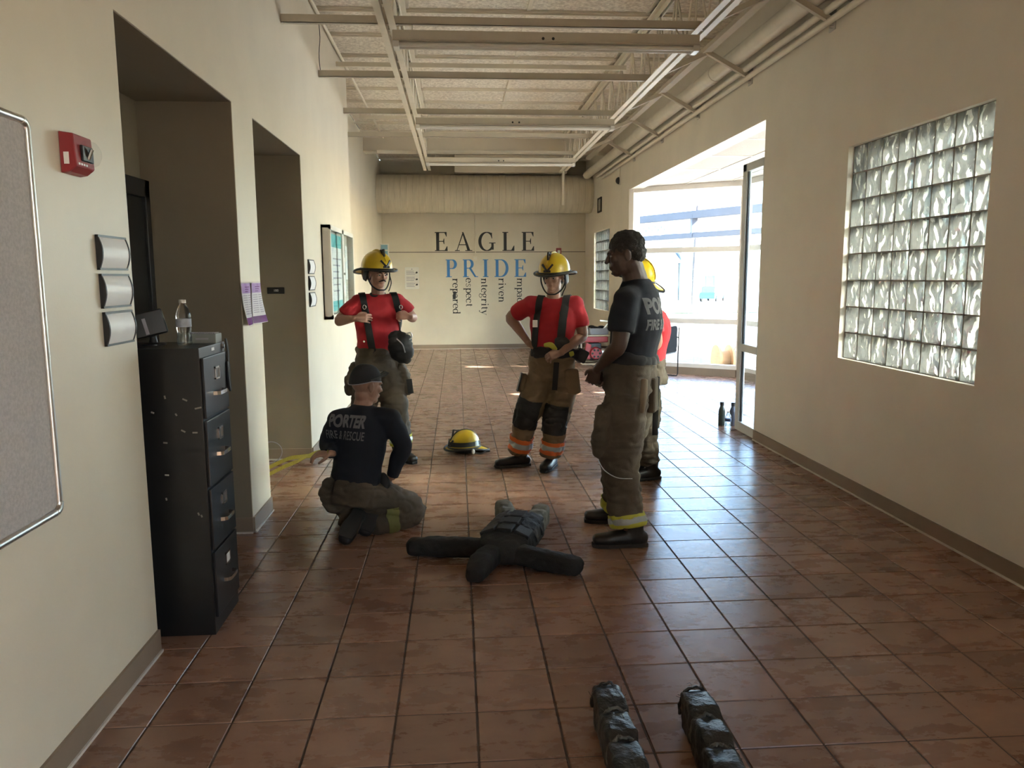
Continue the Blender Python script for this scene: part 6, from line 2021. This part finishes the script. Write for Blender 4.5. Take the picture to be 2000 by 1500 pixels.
for r_ in range(3):
    for c_ in range(3):
        q = S0.lerp(H0, .30 + .30 * r_) + sd * ((c_ - 1) * .102) + ZUP * (.178 if c_ == 1 else .160)
        p = MB()
        Z_ = (ZUP + sd * ((c_ - 1) * .42)).normalized()
        X_ = Z_.cross(ax)
        bx_ = MB().box(-.047, .047, -.060, .060, -.02, .02)
        bx_.v = [tuple(q + X_ * v[0] + ax * v[1] + Z_ * v[2]) for v in bx_.v]
        bx_.build('chest_pad', M_DUM, t, bevel=.014, seg=3, smooth=True)
for q in (.42, .72):
    pts = [S0.lerp(H0, q) + sd * (.172 * math.cos(a)) + ZUP * (.095 + .102 * math.sin(a)) for a in [PI * k / 14 for k in range(15)]]
    MB().tube(pts, .007, 6).build('strap', M_STRAP, t, smooth=True)
for nm, seq in (('arm', [(-0.285, 4.47, .058), (-.20, 4.455, .062), (-.08, 4.43, .066), (.06, 4.38, .075), (.14, 4.33, .08)]),
                ('arm', [(.635, 4.085, .055), (.55, 4.13, .058), (.45, 4.18, .064), (.34, 4.24, .075), (.28, 4.27, .08)])):
    b = MB()
    loft(b, [(Vector(p), .056 - .006 * (k == 0), .054) for k, p in enumerate(seq)], ref=ZUP, sq=3.5)
    remeshed(b, nm, M_DUM, t, .008, 2, fold_d)
b = MB()
loft(b, [(Vector((.075, 4.01, .062)), .056, .052), (Vector((.105, 4.09, .074)), .066, .062), (Vector((.14, 4.17, .078)), .064, .062), (Vector((.18, 4.25, .078)), .058, .056)], ref=(1, -.4, 0), sq=3.2)
remeshed(b, 'head', M_DUM, t, .008, 3, fold_d)
for seq in ([(.335, 4.72, .072), (.322, 4.86, .068), (.308, 5.0, .068), (.29, 5.13, .075)], [(.45, 4.70, .072), (.485, 4.82, .068), (.52, 4.93, .066), (.55, 5.04, .068)]):
    b = MB()
    for k, (p, q) in enumerate(zip(seq[:-1], seq[1:])):
        p, q = Vector(p), Vector(q)
        loft(b, [(p, .058, .066), (p.lerp(q, .5), .062, .072), (q, .056, .062)], ref=(1, 0, 0), sq=4)
    remeshed(b, 'leg', M_DUMG, t, .007, 1, fold_d)

# second dummy: its legs reach into the picture at the bottom
t = thing('rescue_dummy', 'pair of dark frayed dummy legs reaching in from the bottom edge', 'dummy', (0.69, 1.9, 0))
M_LEG = mat('charcoal_worn_vinyl', (0.019, 0.020, 0.0185), 0.40, var=0.4, vscale=9, bump=0.35, bscale=120)
M_FRAY = mat('frayed_canvas', (0.10, 0.10, 0.085), 0.9, var=0.4, vscale=60)
rnd = random.Random(21)
for xa, xb, y1, nm in ((.535, .520, 2.68, 'left'), (.852, .812, 2.62, 'right')):
    cuts = [y1, y1 - .175, y1 - .345, y1 - .52, y1 - .70, y1 - .88, y1 - 1.06]
    for k in range(6):
        a, c_ = cuts[k], cuts[k + 1]
        xk = xa + (xb - xa) * k / 3
        b = MB()
        hh = .070
        y_far, y_near = a + .006, c_ - .012
        loft(b, [(Vector((xk, y_far, hh - .004)), .050, hh - .010), (Vector((xk - .001, a - .05, hh + .002)), .055, hh), (Vector((xk - .002, c_ + .05, hh + .004)), .056, hh + .001), (Vector((xk - .003, y_near, hh - .006)), .050, hh - .014)], ref=(1, 0, 0), sq=8, flat=True)
        seg = remeshed(b, 'leg_segment', M_LEG, t, .006, 2, lambda p: .007 * nz(p, 10, 22, 10, k) + .003 * nz(p, 40, 40, 40, 3))
        # frayed hem: a rough roll with loose threads
        pts = [Vector((xk + .055 * math.cos(g), a - .004 + rnd.uniform(-.006, .006), hh + (hh + .004) * max(-.9, math.sin(g)) + rnd.uniform(-.003, .005))) for g in [math.radians(-20 + 220 * i / 22) for i in range(23)]]
        pts = [Vector((min(max(p.x, xk - .056), xk + .056), p.y, max(.01, p.z))) for p in pts]
        MB().tube(pts, [.004 + rnd.uniform(0, .004) for _ in pts], 6).build('frayed_hem', M_FRAY if k in (1, 2, 3) else M_LEG, seg, smooth=True)
        for j in range(7):
            p0 = pts[rnd.randrange(2, 21)]
            q = [p0 + Vector((rnd.uniform(-.004, .006) * i, rnd.uniform(-.007, .007) * i, rnd.uniform(-.002, .005) * i)) for i in range(5)]
            q = [Vector((v.x, v.y, max(.004, v.z))) for v in q]
            MB().tube(q, .0011, 4).build('loose_thread', M_FRAY, seg)
b = MB()
loft(b, [(Vector((.66, 1.62, .09)), .20, .085), (Vector((.65, 1.35, .10)), .21, .095), (Vector((.64, 1.0, .10)), .20, .09)], ref=(1, 0, 0), sq=3)
remeshed(b, 'torso', M_DUM, t, .012, 3, fold_d)

# yellow webbing pulled out of the far recess into the kneeling man's hand
t = thing('yellow_webbing', 'yellow webbing strap trailing from the dark recess to the kneeling person', 'strap', (-1.4, 6.6, 0))
M_WEB = mat('yellow_webbing', (0.70, 0.64, 0.10), 0.7, var=0.15, vscale=30, bump=0.2, bscale=200)
def web(pts, w_, name):
    sm = catmull([Vector(p) for p in pts], 8)
    m_ = MB()
    vs, fs = [], []
    for i, p in enumerate(sm):
        tg = (sm[min(i + 1, len(sm) - 1)] - sm[max(i - 1, 0)]).normalized()
        tw = 0.9 + 0.4 * math.sin(i * 0.16)
        u_ = (Vector((0.35, 0.55, tw)) - tg * Vector((0.35, 0.55, tw)).dot(tg)).normalized() * (w_ / 2)
        n_ = tg.cross(u_).normalized() * .0015
        vs += [p + u_ + n_, p - u_ + n_, p - u_ - n_, p + u_ - n_]
    for i in range(len(sm) - 1):
        for k in range(4):
            fs.append((4 * i + k, 4 * i + (k + 1) % 4, 4 * i + 4 + (k + 1) % 4, 4 * i + 4 + k))
    m_.add(vs, fs)
    m_.build(name, M_WEB, t)
web([(-1.84, 6.75, .012), (-1.72, 6.6, .012), W(560, 897, 6.4), W(588, 892, 6.0), W(606, 890, 5.4), W(634, 886, 4.86)], .036, 'strand')
web([(-1.80, 6.30, .012), (-1.66, 6.35, .012), W(556, 911, 6.0), W(584, 900, 5.8), W(602, 890, 5.5), W(622, 884, 5.1), W(640, 884, 4.84)], .036, 'strand')
MB().tube([(-1.70 + .10 * math.cos(a), 6.95 + .02 * math.sin(a), .10 + .09 * math.sin(a)) for a in [2 * PI * k / 24 for k in range(24)]], .004, 6, closed=True).build('wire_loop', M_LINE, t, smooth=True)
